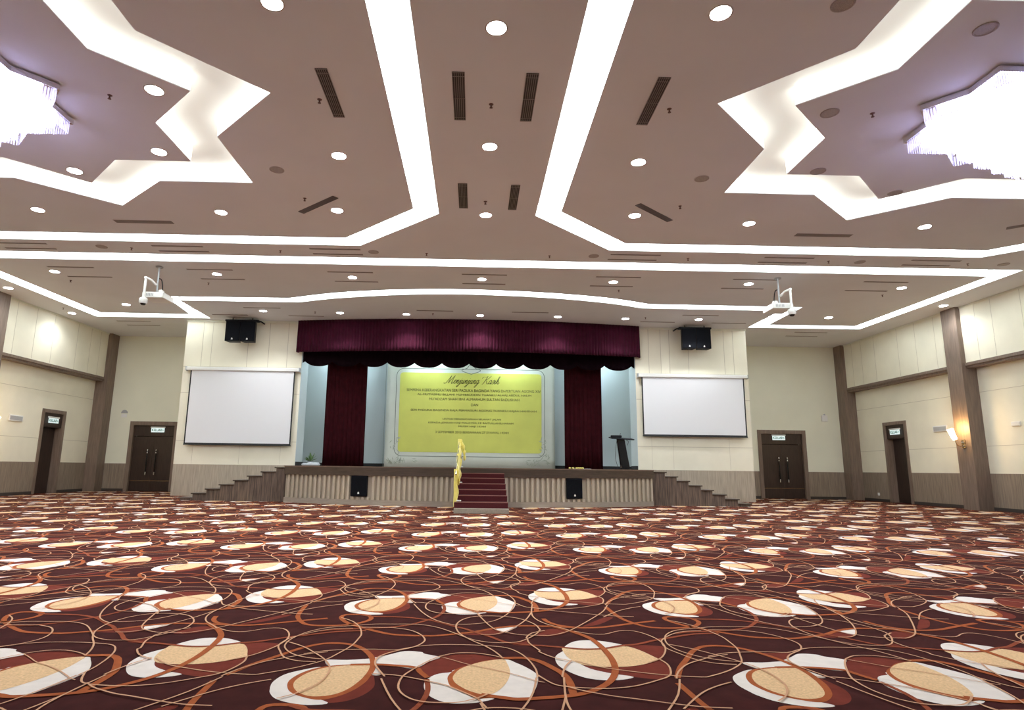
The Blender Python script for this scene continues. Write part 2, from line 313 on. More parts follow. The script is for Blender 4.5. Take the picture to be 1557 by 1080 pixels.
for kk, (c, w, pts) in enumerate(CARPET_LINES):
    if kk in (2, 17, 26, 31): pts = clipy(pts)
    if kk == 5: pts = clipy(pts, 3.14)
    if kk == 13: pts = clipy(pts[::-1])
    if kk == 0:
        while pts[0][1] < 3.39: pts = pts[1:]
    if kk == 32: continue
    if kk == 1: pts = pts[:-2]
    w *= .58 if c == 'tan' else .78
    P = [Vector(p) for p in catmull(pts, 3)]; n0 = len(tv); z = .002 + .0002*kk
    for i, p in enumerate(P):
        t = (P[min(i+1, len(P)-1)] - P[max(i-1, 0)]).normalized(); q = Vector((-t.y, t.x)) * w/2
        tv += [(p.x - q.x, p.y - q.y, z), (p.x + q.x, p.y + q.y, z)]
    for i in range(len(P)-1):
        a = n0 + 2*i; tf.append((a, a+2, a+3, a+1)); tm.append(cm[c])
b = MB()
b.add([(XL-.4, YR, 0), (XR+.4, YR, 0), (XR+.4, YB+.2, 0), (XL-.4, YB+.2, 0)], [(0, 1, 2, 3)], 0)
for i in range(-7, 8):
    for j in range(-2, 13):
        ox, oy = i*TX, j*TY
        if ox - .8 < XL - 1.2 or ox + 1.5 > XR + 1.4: continue
        n0 = len(b.v)
        dz = .00007*((i + 2*j) % 3); b.v += [(x + ox, y + oy, z + dz) for x, y, z in tv]
        b.f += [tuple(k + n0 for k in f) for f in tf]
        b.m += tm; b.sm += [False]*len(tm)
struct(b.build('floor', [CB, CR, CO, CR2, CW, CC, CT]))

# ------------------------------------------------------------------ ceiling and coves
def star(cx, cy, hx, hy, ax, ay, nx, ny):
    """eight pointed star: square corners hx,hy, diamond tips ax,ay, notches"""
    q = [(ax, 0), (hx, ny), (hx, hy), (nx, hy), (0, ay)]
    pts = q[:-1] + [(0, ay)] + [(-x, y) for x, y in reversed(q[1:-1])] + [(-ax, 0)] + [(-x, -y) for x, y in q[1:-1]] + [(0, -ay)] + [(x, -y) for x, y in reversed(q[1:-1])]
    return [(cx + x, cy + y) for x, y in pts]
def octo(cx, hx, cy, hy, ch):
    return [(cx-hx, cy-hy+ch), (cx-hx+ch, cy-hy), (cx+hx-ch, cy-hy), (cx+hx, cy-hy+ch), (cx+hx, cy+hy-ch), (cx+hx-ch, cy+hy), (cx-hx+ch, cy+hy), (cx-hx, cy+hy-ch)]
SX = (-7.2, 7.66); SY = 7.95
coves = []
for k, sx in enumerate(SX):
    side = ('left', 'right')[k]
    coves.append((star(sx, SY, 3.03, 2.85, 4.27, 4.01, 1.32, 1.22), star(sx, SY, 2.24, 2.06, 3.15, 2.98, .95, .85),
                  'glowing white star shaped light cove around the %s chandelier' % side))
    coves.append((octo(sx, 6.46 if k else 6.4, SY, 6.06, 1.96), octo(sx, 5.96 if k else 5.9, SY, 5.57, 1.72),
                  'glowing eight sided light channel framing the %s ceiling star' % side))
arc_o = [(5.33, 19.28), (4.3, 18.80), (2.82, 18.38), (1.3, 18.13), (-.3, 18.03), (-1.6, 18.10), (-2.95, 18.34), (-4.5, 18.78), (-5.65, 19.28)]
arc_i = [(5.47, 18.78), (4.2, 18.20), (2.75, 17.82), (1.3, 17.60), (-.3, 17.50), (-1.6, 17.56), (-2.85, 17.74), (-4.36, 18.14), (-5.83, 18.80)]
arc_o = [arc_o[0]] + catmull(arc_o, 3)[1:]; arc_i = [arc_i[0]] + catmull(arc_i, 3)[1:]
coves.append(([(-13.5, 14.87), (13.98, 14.87), (13.98, 21.72), (9.88, 21.72), (9.88, 19.32)] + arc_o + [(-9.45, 19.30), (-9.47, 21.70), (-13.5, 21.70)],
              [(-13.03, 15.42), (13.53, 15.42), (13.53, 21.25), (10.42, 21.25), (10.36, 18.82)] + arc_i + [(-9.68, 18.85), (-9.95, 21.15), (-13.0, 21.10)],
              'long glowing light channel curving across the ceiling before the stage'))
def curve_fill(polys, z, ext):
    cu = bpy.data.curves.new('tmp', 'CURVE'); cu.dimensions = '2D'; cu.fill_mode = 'BOTH'; cu.extrude = ext
    for p in polys:
        s = cu.splines.new('POLY'); s.points.add(len(p)-1); s.use_cyclic_u = True
        for i, (x, y) in enumerate(p): s.points[i].co = (x, y, 0, 1)
    o = bpy.data.objects.new('tmp', cu); C.objects.link(o)
    dg = bpy.context.evaluated_depsgraph_get(); me = bpy.data.meshes.new_from_object(o.evaluated_get(dg))
    bpy.data.objects.remove(o)
    for v in me.vertices: v.co.z += z
    return me
rect = [(XL-.3, YR), (XR+.3, YR), (XR+.3, YB+.2), (XL-.3, YB+.2)]
me = curve_fill([rect] + [p for c in coves for p in c[:2]], H + .008, .008)
me.materials.clear(); me.materials.append(CEIL)
o = bpy.data.objects.new('ceiling', me); C.objects.link(o); struct(o)
ZC = H + .30
for po, pi, lab in coves:
    b = MB()
    for p in (po, pi):
        n = len(p)
        b.add([(x, y, H + .017) for x, y in p] + [(x, y, ZC) for x, y in p], [(i, (i+1) % n, n + (i+1) % n, n + i) for i in range(n)])
    t = tag(b.build('ceiling_cove_light', STARL if 'star shaped' in lab else COVE), lab, 'cove light', 'glowing light coves in the ceiling')
    me = curve_fill([po, pi], ZC + .004, .004); me.materials.clear(); me.materials.append(COVEW)
    o = bpy.data.objects.new('cove_lid', me); C.objects.link(o); o.parent = t

# ------------------------------------------------------------------ walls
def panel_lines(b, axis, at, lines, mi=1, w=.012):
    """thin joints lying on a wall face; lines: ('h', z, a0, a1) or ('v', a, z0, z1)"""
    for l in lines:
        if l[0] == 'h': a0, a1, z0, z1 = l[2], l[3], l[1]-w/2, l[1]+w/2
        else: a0, a1, z0, z1 = l[1]-w/2, l[1]+w/2, l[2], l[3]
        if axis == 'x': b.box(at[0], at[1], a0, a1, z0, z1, mi)
        else: b.box(a0, a1, at[0], at[1], z0, z1, mi)
def side_wall(name, s):
    """s = +1 right, -1 left. lower wall set back, upper wall box overhanging above the ledge"""
    xw = XR if s > 0 else XL; q = lambda a, b_: (min(a, b_), max(a, b_))
    b = MB(); d0, d1 = 21.92, 22.98                      # door opening
    xi, xo = xw, xw + s*.45
    x0, x1 = q(xi, xo)
    for y0, y1, z0, z1 in ((YR, d0, 0, H), (d1, YB+.3, 0, H), (d0, d1, 2.86, H)):
        for za, zb, mi in ((0, 1.08, 2), (1.08, H, 0)):
            a, c = max(z0, za), min(z1, zb)
            if a < c: b.box(x0, x1, y0, y1, a, c, mi)
    # upper box
    xu = xw - s*.3
    b.box(*q(xu, xw), YR, 18.45, 4.42, H, 0); b.box(*q(xu, xw), 19.05, 24.6, 4.42, H, 0)
    f = (xw - s*.004, xw); fl = q(*f)
    panel_lines(b, 'x', fl, [('h', 3.52, YR, 18.45), ('h', 3.52, 19.05, 24.6), ('h', 1.89, YR, 18.45), ('h', 1.89, 19.05, d0-.1), ('h', 1.89, d1+.1, 24.6)])
    ys = [24.0, 21.3, 20.1, 17.2, 16.6, 14.8, 13.0, 11.2, 9.4, 7.6]
    panel_lines(b, 'x', q(xu - s*.004, xu), [('v', y, 4.45, H) for y in (24.1, 23.5, 22.7, 21.4, 20.5, 19.6, 17.9, 17.3, 16.3, 15.9, 15.0, 13.8, 12.6, 11.4, 10.2, 9)], w=.008)
    panel_lines(b, 'x', q(xw - s*.002, xw), [('v', y, .12, 1.07) for y in (24.1, 23.4, 21.2, 20.3, 17.6, 16.4, 15.2, 14)], 2, .006)
    struct(b.build(name, [CREAM, GROOVE, LAM]))
    # ledge
    for y0, y1 in ((YR, 18.45), (19.05, 24.6)):
        b = MB(); b.box(*q(xw - s*.345, xw), y0, y1, 4.33, 4.42); b.box(*q(xw - s*.29, xw), y0, y1, 4.26, 4.33)
        struct(b.build('trim_%d' % (1 if s > 0 else 2), LAMD))
        b = MB(); b.box(*q(xu - s*.02, xu), y0, y1, H-.05, H-.002)
        struct(b.build('trim_%d' % (3 if s > 0 else 4), CREAM2))
    # pilasters
    for y0, y1 in ((18.45, 19.05), (24.6, YB)):
        b = MB(); b.box(*q(xw - s*.45, xw + s*.02), y0, y1, 0, H-.003)
        struct(b.build('trim_%d' % (5 if s > 0 else 6), LAMD))
    # skirting
    for y0, y1 in ((YR, 18.45), (19.05, d0-.08), (d1+.08, 24.6)):
        b = MB(); b.box(*q(xw - s*.015, xw), y0, y1, 0, .10)
        struct(b.build('baseboard_%s' % ('right' if s > 0 else 'left'), SKIRT))
    # side door: frame, jambs, leaf, transom
    fr = MB()
    for y0, y1, z0, z1 in ((d0-.10, d0+.02, 0, 2.92), (d1-.02, d1+.10, 0, 2.92), (d0+.02, d1-.02, 2.80, 2.92)):
        fr.box(*q(xw - s*.03, xw + s*.40), y0, y1, z0, z1)
    dn = 'door_%d' % (1 if s > 0 else 2)
    door = struct(fr.build(dn, LAMD))
    MB().box(*q(xw + s*.24, xw + s*.30), d0+.02, d1-.02, .01, 2.30).build('door_leaf', DARKW, door)
    MB().box(*q(xw + s*.02, xw + s*.30), d0+.02, d1-.02, 2.30, 2.80).build('transom_panel', DARKW, door)
    hb = MB(); hy = d0 + .16
    hb.tube([(xw + s*.16, hy, .7), (xw + s*.16, hy, 1.7)], .018)
    for z in (.8, 1.6): hb.tube([(xw + s*.16, hy, z), (xw + s*.25, hy, z)], .014)
    tag(hb.build('door_handle', CHROME, door), 'chrome pull handle')
side_wall('wall_right', 1); side_wall('wall_left', -1)

# back wall (recesses either side of the stage) with double doors
def back_piece(name, x0, x1, dx0, dx1, n):
    b = MB()
    for a, c, z0, z1 in ((x0, dx0, 0, H), (dx1, x1, 0, H), (dx0, dx1, 2.6, H)):
        if c <= a: continue
        for za, zb, mi in ((0, 1.07, 1), (1.07, H, 0)):
            p, q_ = max(z0, za), min(z1, zb)
            if p < q_: b.box(a, c, YB, YB+.35, p, q_, mi)
    struct(b.build(name, [CREAM2, LAM]))
    fr = MB()
    for a, c, z0, z1 in ((dx0-.13, dx0+.02, 0, 2.73), (dx1-.02, dx1+.13, 0, 2.73), (dx0+.02, dx1-.02, 2.58, 2.73)):
        fr.box(a, c, YB-.03, YB+.25, z0, z1)
    door = struct(fr.build('door_%d' % n, LAMD))
    MB().box(dx0+.02, dx1-.02, YB+.06, YB+.12, 2.16, 2.58).build('transom_panel', DARKW, door)
    xm = (dx0+dx1)/2
    for k, (a, c) in enumerate(((dx0+.02, xm-.003), (xm+.003, dx1-.02))):
        lf = MB(); lf.box(a, c, YB+.08, YB+.13, .01, 2.14)
        lf.box(a, c, YB+.076, YB+.08, .40, .415, 1)
        leaf = lf.build('door_leaf', [DARKW, BRASS], door)
        hx = xm + (-.17 if k == 0 else .17)
        h = MB(); h.tube([(hx, YB-.01, .66), (hx, YB-.01, 1.60)], .022, mi=0)
        for z in (.66, .72, 1.50, 1.60): h.lathe([(.024, -.03), (.03, 0), (.024, .03)], 10, (hx, YB-.01, z), 1)
        for z in (.72, 1.50): h.tube([(hx, YB-.01, z), (hx, YB+.08, z)], .015, mi=1)
        tag(h.build('door_handle', [BLACKG, CHROME], leaf), 'long black pull handle with chrome ends')
    for a, c in ((x0, dx0-.13), (dx1+.13, x1)):
        if c > a:
            struct(MB().box(a, c, YB-.012, YB, 0, .10).build('baseboard_back', SKIRT))
back_piece('wall_back', XL-.2, -10.3, -13.58, -11.93, 3)
back_piece('wall_back', 9.8, XR+.2, 11.64, 13.36, 4)
struct(MB().box(XL-.4, XR+.4, YR-.3, YR, 0, H+.02).build('wall_rear', CREAM2))

# wall pierced by the stage opening
XA, XB = -10.4, 9.9; OL, OR = -6.22, 5.80; OT = 5.35
def stage_wall(name, x0, x1, s):
    b = MB(); b.box(x0, x1, YS, YS+.9, 0, 1.07, 2); b.box(x0, x1, YS, YS+.9, 1.07, H, 0)
    xo, xi = (x0, x1) if s < 0 else (x1, x0)
    # outer return reaching back to the rear wall
    a, c = (x0, x0+.25) if s < 0 else (x1-.25, x1)
    b.box(a, c, YS+.9, YB+.02, 0, 1.07, 2); b.box(a, c, YS+.9, YB+.02, 1.07, H, 0)
    f = (YS-.004, YS)
    vs = (-9.79, -9.46, -8.17, -7.42, -6.75) if s < 0 else (6.3, 6.74, 7.06, 7.75, 9.07, 9.41)
    panel_lines(b, 'y', f, [('v', x, 4.5, H) for x in vs], w=.014)
    panel_lines(b, 'y', f, [('v', x, 1.1, 4.4) for x in vs[::2]], w=.006)
    panel_lines(b, 'y', f, [('h', z, x0, x1) for z in (4.50, 3.56, 1.88)], w=.016)
    panel_lines(b, 'y', (YS-.002, YS), [('v', x, .12, 1.06) for x in vs[1::2]], 2, .006)
    struct(b.build(name, [CREAM, GROOVE, LAML]))
    b = MB(); b.box(x0, x1, YS-.05, YS, H-.07, H-.002); struct(b.build('trim_7', CREAM2))
    # painted reveal
    xr = (OL, OL+.01) if s < 0 else (OR-.01, OR)
    struct(MB().box(*xr, YS+.01, YS+.9, 1.07, OT).build('trim_8', BACKW))
stage_wall('wall_stage_left', XA, OL, -1); stage_wall('wall_stage_right', OR, XB, 1)
struct(MB().box(OL, OR, YS+.1, YS+.9, OT, H).build('wall_stage_lintel', CREAM))
# stage house
YK = 24.5
b = MB(); b.box(-8.2, 8.0, YK, YK+.1, 1.0, 5.9, 0); b.box(-8.3, -8.2, YS+.9, YK+.1, 1.0, 5.9, 0); b.box(8.0, 8.1, YS+.9, YK+.1, 1.0, 5.9, 0)
struct(b.build('wall_stage_back', BACKW))
struct(MB().box(-8.2, 8.0, YS+.9, YK, 5.75, 5.85).build('ceiling_stage', VENTD))
struct(MB().box(-8.2, 8.0, YK-.02, YK, 1.065, 1.19).build('baseboard_stage', SCRB))
for x0, x1 in ((OL+.012, OL+.03), (OR-.03, OR-.012)):
    struct(MB().box(x0, x1, YS+.0, YS+.9, 1.065, 1.20).build('baseboard_stage', SCRB))

# ------------------------------------------------------------------ stage platform
RA = 11.16; AX = -.1; AY = 17.42 + RA
def arcy(x, off=0): return AY - math.sqrt((RA + off)**2 - (x - AX)**2)
STF = mat('stage_floor_wood', (.20, .14, .10, 1), .35, wood=(3, .2, (.6, 6, 6)))
stage = thing('stage', (AX, 19, 0), 'raised curved stage with dark nosing and beige fluted front', 'stage')
def arc_solid(x0, x1, off, z0, z1, name, m, n=60, yb=None):
    xs = [x0 + (x1-x0)*i/n for i in range(n+1)]
    front = [(x, arcy(x, off)) for x in xs]
    b = MB(); pl = front + [(x1, yb), (x0, yb)] if yb else front + [(x, y + .12) for x, y in reversed(front)]
    b.prism([(x-AX, y-19) for x, y in pl], z0, z1)
    return b.build(name, m, stage)
arc_solid(-5.62, 5.42, .03, .81, 1.035, 'nosing', FASC)
struct(MB().box(-8.19, 7.99, YS+.905, YK-.025, 1.0, 1.064).build('floor_stage', STF)); struct(MB().box(OL+.035, OR-.035, YS+.002, YS+.9, 1.0, 1.064).build('floor_stage', STF))
pl = [(x, arcy(x, .04)) for x in [-5.64 + 11.08*i/60 for i in range(61)]] + [(5.44, YS-.003), (-5.64, YS-.003)]
MB().prism([(x-AX, y-19) for x, y in pl], 1.035, 1.064).build('stage_floor', STF, stage)
arc_solid(-5.58, 5.38, -.045, 0.0, 1.03, 'front_backing', FLUTED)
arc_solid(-5.60, 5.40, .0, 0.0, .145, 'plinth', PLINTH)
# flutes: raised vertical ribs following the curve
SPX = ((-3.46, -2.96), (2.62, 3.10))
bays = [[-9, -3.47, None], [-3.47, -2.99, None], [-2.99, 0, None], [0, 2.58, None], [2.58, 3.09, None], [3.09, 9, None]]
x = -5.50
while x < 5.36:
    w = .085
    z0 = .145
    if any(a - .03 < x < c + .0 for a, c in SPX): z1 = .22
    else: z1 = .81
    if not (-.50 < x < .80):
        ya = arcy(x, 0.005); yb_ = arcy(x + w, 0.005)
        bay = next(q_ for q_ in bays if q_[0] < x <= q_[1]); bay[2] = bay[2] or MB(); b = bay[2]
        b.add([(x-AX, ya+.02-19, z0), (x+.015-AX, ya-19, z0), (x+w-.015-AX, yb_-19, z0), (x+w-AX, yb_+.02-19, z0), (x+w-AX, yb_+.10-19, z0), (x-AX, ya+.10-19, z0)] +
              [(x-AX, ya+.02-19, z1), (x+.015-AX, ya-19, z1), (x+w-.015-AX, yb_-19, z1), (x+w-AX, yb_+.02-19, z1), (x+w-AX, yb_+.10-19, z1), (x-AX, ya+.10-19, z1)],
              [(i, (i+1) % 6, 6 + (i+1) % 6, 6+i) for i in range(6)] + [(6, 7, 8, 9, 10, 11)])
    x += .148
for q_ in bays:
    if q_[2]: q_[2].build('fluted_panel', FLUTE, stage)
for k, (a, c) in enumerate(SPX):
    ya = arcy((a+c)/2, .0)
    t = thing('stage_speaker', ((a+c)/2, ya, .235), 'square black speaker set into the fluted stage front, %s of the stairs' % ('left', 'right')[k], 'speaker', 'speakers in the stage front', rz=math.atan2(arcy(c)-arcy(a), c-a))
    w = c - a
    MB().bbox(-w/2, w/2, -.02, .04, 0, .57, .008).build('cabinet', BLACK, t)
    MB().bbox(-w/2+.012, w/2-.012, -.028, -.02, .012, .558, .004).build('grille', GRILL, t)
    g = MB(); g.add([(-.028, -.032, .07), (.028, -.032, .07), (.022, -.032, .11), (0, -.032, .13), (-.022, -.032, .11)], [(0, 1, 2, 3, 4)]); g.add([(-.028, -.029, .07), (.028, -.029, .07), (.022, -.029, .11), (0, -.029, .13), (-.022, -.029, .11)], [(4, 3, 2, 1, 0)])
    g.build('badge', WHITEP, t)

# side staircases
def side_stair(x_in, edges, lab):
    s = 1 if edges[-1] > edges[0] else -1        # edges: outer ends of steps from top to bottom
    t = thing('side_staircase', (x_in, 19.1, 0), lab, 'staircase')
    yf, yb = 19.15, YS-.006; n = len(edges)
    rise = 1.05/(n+0)
    b = MB()
    prev = x_in
    for k, e in enumerate(edges):
        z = 1.05 - rise*(k+0) - .07
        a, c = sorted((prev, e)); b.box(a-x_in, c-x_in, 0.03, yb-19.1, 0, max(z, .02)); prev = e
    b.build('plank_cladding', PLANK, t)
    prev = x_in
    for k, e in enumerate(edges):
        z = 1.05 - rise*k - .07
        a, c = sorted((prev, e + s*.05))
        MB().bbox(a-x_in, c-x_in, 0, yb-19.1, z, z+.035, .006).build('tread', FASC, t)
        prev = e
side_stair(-5.66, [-5.95, -6.36, -6.76, -7.17, -7.58, -7.98, -8.38, -8.74], 'plank clad side staircase climbing to the stage from the left doors')
side_stair(5.46, [5.85, 6.20, 6.56, 6.93, 7.28, 7.66, 8.05, 8.42], 'plank clad side staircase climbing to the stage from the right doors')

# centre staircase
cs = thing('front_staircase', (.19, 15.0, 0), 'narrow staircase in dark red carpet at the middle of the stage', 'staircase')
yend = arcy(.2, .05) - 15.0
tag(MB().bbox(-.64, .66, -.06, yend, 0, .118, .006).build('base_block', MATC, cs), 'beige plinth under the red steps')
tops = [.26, .40, .53, .665, .80, .92]
for k, zt in enumerate(tops):
    y = .05 + .37*k; z0 = tops[k-1] if k else .118
    MB().bbox(-.64, .64, y, yend, z0 + .001, zt, .004).build('step', REDC, cs)
    MB().box(-.64, .64, y-.008, y+.014, zt-.014, zt+.004).build('step_edge', REDT, cs)

# yellow wrapped handrail
hr = thing('handrail', (-.415, 15.0, .12), 'stair handrail wrapped in bright yellow cloth beside the red steps', 'handrail')
MB().tube([(0, .06, .78), (0, .15, .86), (0, 1.3, 1.24), (0, 2.6, 1.66), (0, 2.8, 1.68)], .02).build('rail', CHROME, hr)
for y, z0, z1 in ((.20, .145, .87), (1.35, .55, 1.25), (2.6, .948, 1.66)):
    MB().tube([(0, y, z0), (0, y, z1)], .018).build('post', CHROME, hr)
    MB().bbox(-.02, .13, y-.05, y+.05, z0 + .001, z0+.03, .01).build('post_foot', WHITEP, hr)
def cloth(pts, name, seed, wid):
    """gathered cloth hanging around a rail: folded vertical skirt"""
    b = MB(); n = len(pts)
    for side in (-1, 1):
        v = []
        for i, (x, y, zt, zb) in enumerate(pts):
            for j in range(9):
                t = j/8; z = zt + (zb-zt)*t
                off = side*wid*(.35 + .5*t)*(.65 + .35*math.sin(i*.9 + seed + side)) + .012*math.sin(j*1.3+i*.7)
                v.append((x + off, y, z))
        b.add(v, [(i*9+j, (i+1)*9+j, (i+1)*9+j+1, i*9+j+1) for i in range(n-1) for j in range(8)], 0, True)
    o = b.build(name, YELC, hr)
    md = o.modifiers.new('solid', 'SOLIDIFY'); md.thickness = .008
    return o
N = 26
cloth([(.02, .12 + 2.55*i/N, .885 + .82*i/N, .885 + .82*i/N - (.34 + .07*math.sin(i*.9))) for i in range(N+1)], 'yellow_swag', 1, .075)
def wrap(y, z0, z1, r0, seed, x0=0):
    pts = []; rs = []
    for i in range(15):
        t = i/14; pts.append((x0 + .01*math.sin(i*1.1+seed), y + .01*math.cos(i*1.3), z0 + (z1-z0)*t)); rs.append(r0*(1 + .13*math.sin(i*1.1+seed)))
    MB().tube(pts, rs, 12).build('yellow_wrap', YELC, hr)
wrap(.20, .03, .90, .055, 2); wrap(1.35, .60, 1.28, .06, 4, .03); wrap(2.6, 1.0, 1.72, .06, 5, .02)
b = MB()
for k, (x, y, z) in enumerate(((.08, 2.55, 1.58), (.13, 2.5, 1.50), (.15, 2.5, 1.36), (.16, 2.5, 1.22))):
    b.lathe([(.005, -.09), (.035, -.05), (.04, .03), (.006, .09)], 9, (x, y, z))
tag(b.build('bow', YELC, hr), 'knotted yellow bow at the top of the rail')

# ------------------------------------------------------------------ curtains
def pleats(path, z0, z1, amp, pitch, name, m, parent=None, bottom=None, thick=.02, zn=6):
    """pleated cloth along an (x, y) path; bottom(u) may lift the hem"""
    L = [0]
    for a, c in zip(path, path[1:]): L.append(L[-1] + math.hypot(c[0]-a[0], c[1]-a[1]))
    n = int(L[-1]/pitch*8); v = []; f = []
    for i in range(n+1):
        s = L[-1]*i/n; k = max(j for j in range(len(L)) if L[j] <= s + 1e-9); k = min(k, len(path)-2)
        t = (s - L[k])/(L[k+1]-L[k]); x = path[k][0] + (path[k+1][0]-path[k][0])*t; y = path[k][1] + (path[k+1][1]-path[k][1])*t
        dx, dy = path[k+1][0]-path[k][0], path[k+1][1]-path[k][1]; q = math.hypot(dx, dy); nx, ny = -dy/q, dx/q
        ph = 2*PI*s/pitch; ph += .9*math.sin(s*2.3) + .5*math.sin(s*5.1)
        a = amp*(math.sin(ph) + .35*math.sin(2.3*ph + 1)); zb = z0 if bottom is None else bottom(s)
        for j in range(zn+1):
            tt = j/zn; g = a*(.45 + .55*(1-tt)) if bottom is None else a
            v.append((x + nx*g, y + ny*g, zb + (z1-zb)*tt))
    for i in range(n):
        for j in range(zn):
            p = i*(zn+1) + j; f.append((p, p+zn+1, p+zn+2, p+1))
    b = MB(); b.add(v, f, 0, True); o = b.build(name, m, parent)
    md = o.modifiers.new('solid', 'SOLIDIFY'); md.thickness = thick; md.offset = 0
    return o
def bow(x0, x1, y_end, y_mid, n=40):
    xm = (x0+x1)/2; return [(x0 + (x1-x0)*i/n, y_mid + (y_end-y_mid)*(((x0 + (x1-x0)*i/n)-xm)/((x1-x0)/2))**2) for i in range(n+1)]
pel = [(-6.34, YS-.02)] + bow(-6.36, 5.93, 21.80, 21.18) + [(5.93, YS-.02)]
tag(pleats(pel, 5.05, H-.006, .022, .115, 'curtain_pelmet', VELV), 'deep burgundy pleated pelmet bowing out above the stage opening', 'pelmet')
SC0, SCP = -6.14, .985
def scal(s):
    t = ((s - .07) / SCP) % 1.0
    return 4.60 + .17*(abs(2*t-1)**2.6)
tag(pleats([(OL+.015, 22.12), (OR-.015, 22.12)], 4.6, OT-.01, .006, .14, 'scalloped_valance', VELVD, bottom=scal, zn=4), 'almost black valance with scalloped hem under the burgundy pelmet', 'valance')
for k, (x0, x1) in enumerate(((-5.42, -3.96), (3.30, 4.66))):
    tag(pleats([(x0, 22.6), (x1, 22.6)], 1.072, 5.34, .035, .16, 'stage_curtain', VELVL), 'floor length dark maroon stage curtain %s of the yellow banner' % ('left', 'right')[k], 'curtain', 'stage curtains')

# ------------------------------------------------------------------ banner
YN = 24.15
ban = thing('banner', (-.15, YN, 1.07), 'tall white banner with yellow panel of Malay text hung at the stage back', 'banner')
BX0, BX1 = -3.44, 3.14
def loc(b, name, m): return b.build(name, m, ban)
bb = MB(); nseg = 40; v = []
for i in range(nseg+1):
    x = BX0 + (BX1-BX0)*i/nseg + .15
    for j in range(13):
        z = 4.2*j/12; v.append((x, .006*math.sin(i*.8 + j*.6), z))
bb.add(v, [(i*13+j, (i+1)*13+j, (i+1)*13+j+1, i*13+j+1) for i in range(nseg) for j in range(12)], 0, True)
o = loc(bb, 'vinyl_sheet', BANW); md = o.modifiers.new('s', 'SOLIDIFY'); md.thickness = .006; md.offset = 1
def rrect(x0, x1, z0, z1, r_, n=6, ch=False):
    P = []
    for cx, cz, a in ((x1-r_, z1-r_, 0), (x0+r_, z1-r_, PI/2), (x0+r_, z0+r_, PI), (x1-r_, z0+r_, 1.5*PI)):
        for k in range(n+1): P.append((cx + r_*math.cos(a + PI/2*k/n), cz + r_*math.sin(a + PI/2*k/n)))
    return P
def flat(poly, y, name, m):
    b = MB(); b.add([(x, y, z) for x, z in poly], [tuple(range(len(poly)))]); return loc(b, name, m)
PX0, PX1, PZ0, PZ1 = -2.93+.15, 2.62+.15, .57, 3.66
flat(rrect(PX0, PX1, PZ0, PZ1, .12), -.020, 'yellow_panel', BANY)
def ringline(x0, x1, z0, z1, r_, w, y, name):
    a = rrect(x0, x1, z0, z1, r_); c = rrect(x0+w, x1-w, z0+w, z1-w, r_-w); n = len(a); b = MB()
    b.add([(x, y, z) for x, z in a] + [(x, y, z) for x, z in c], [(i, (i+1) % n, n+(i+1) % n, n+i) for i in range(n)]); return loc(b, name, BANL)
ringline(PX0-.15, PX1+.13, PZ0-.17, PZ1+.17, .30, .022, -.022, 'frame_line')
ringline(PX0-.56, PX1+.50, -.06, PZ1+.60, .05, .010, -.021, 'outer_line')
# crest outline and printed leaf sprays
b = MB()
for sx in (-1, 1):
    pts = [(0, 3.98), (.10*sx, 3.95), (.16*sx, 3.86), (.36*sx, 3.78), (.30*sx, 3.72), (.0, 3.62)]
    P = catmull(pts, 4)
    for p, q in zip(P, P[1:]):
        d_ = Vector((q[0]-p[0], q[1]-p[1])); l = d_.length or 1; nx, nz = -d_.y/l*.012, d_.x/l*.012
        b.add([(p[0]-nx, -.024, p[1]-nz), (q[0]-nx, -.024, q[1]-nz), (q[0]+nx, -.024, q[1]+nz), (p[0]+nx, -.024, p[1]+nz)], [(0, 1, 2, 3)])
loc(b, 'crest_print', BANL)
b = MB(); rnd = random.Random(3)
for cx, s in ((-3.0, 1), (3.0, -1)):
    for k in range(34):
        a = rnd.uniform(0, PI/2); x = cx + s*rnd.uniform(-.2, .95)*(.3 if k % 2 else 1); z = .12 + (rnd.uniform(0, 1.0) if k % 2 else rnd.uniform(0, .22))
        an = rnd.uniform(0, PI); l = rnd.uniform(.06, .13); w = .018
        ca, sa = math.cos(an), math.sin(an)
        b.add([(x-l*ca, -.0225, z-l*sa), (x+w*sa, -.0225, z-w*ca), (x+l*ca, -.0225, z+l*sa), (x-w*sa, -.0225, z+w*ca)], [(0, 1, 2, 3)])
loc(b, 'leaf_print', BANF)
def text_obj(txt, width, h, x, z, name, m, parent, y=-.026, rot=(PI/2, 0, 0), bold=.0, ext=.001, shear=0):
    cu = bpy.data.curves.new('t', 'FONT'); cu.body = txt; cu.size = 1; cu.align_x = 'CENTER'; cu.extrude = ext; cu.offset = bold; cu.shear = shear
    o = bpy.data.objects.new('t', cu); C.objects.link(o); dg = bpy.context.evaluated_depsgraph_get()
    me = bpy.data.meshes.new_from_object(o.evaluated_get(dg)); bpy.data.objects.remove(o)
    xs = [v.co.x for v in me.vertices]; ys = [v.co.y for v in me.vertices]; w = max(xs)-min(xs); hh = max(ys)-min(ys); mx = (max(xs)+min(xs))/2
    for v in me.vertices: v.co.x = (v.co.x-mx)*width/w; v.co.y = (v.co.y-min(ys))*h/hh
    me.materials.clear(); me.materials.append(m)
    o = bpy.data.objects.new(name, me); C.objects.link(o); o.parent = parent; o.location = (x, y, z); o.rotation_euler = rot
    return o
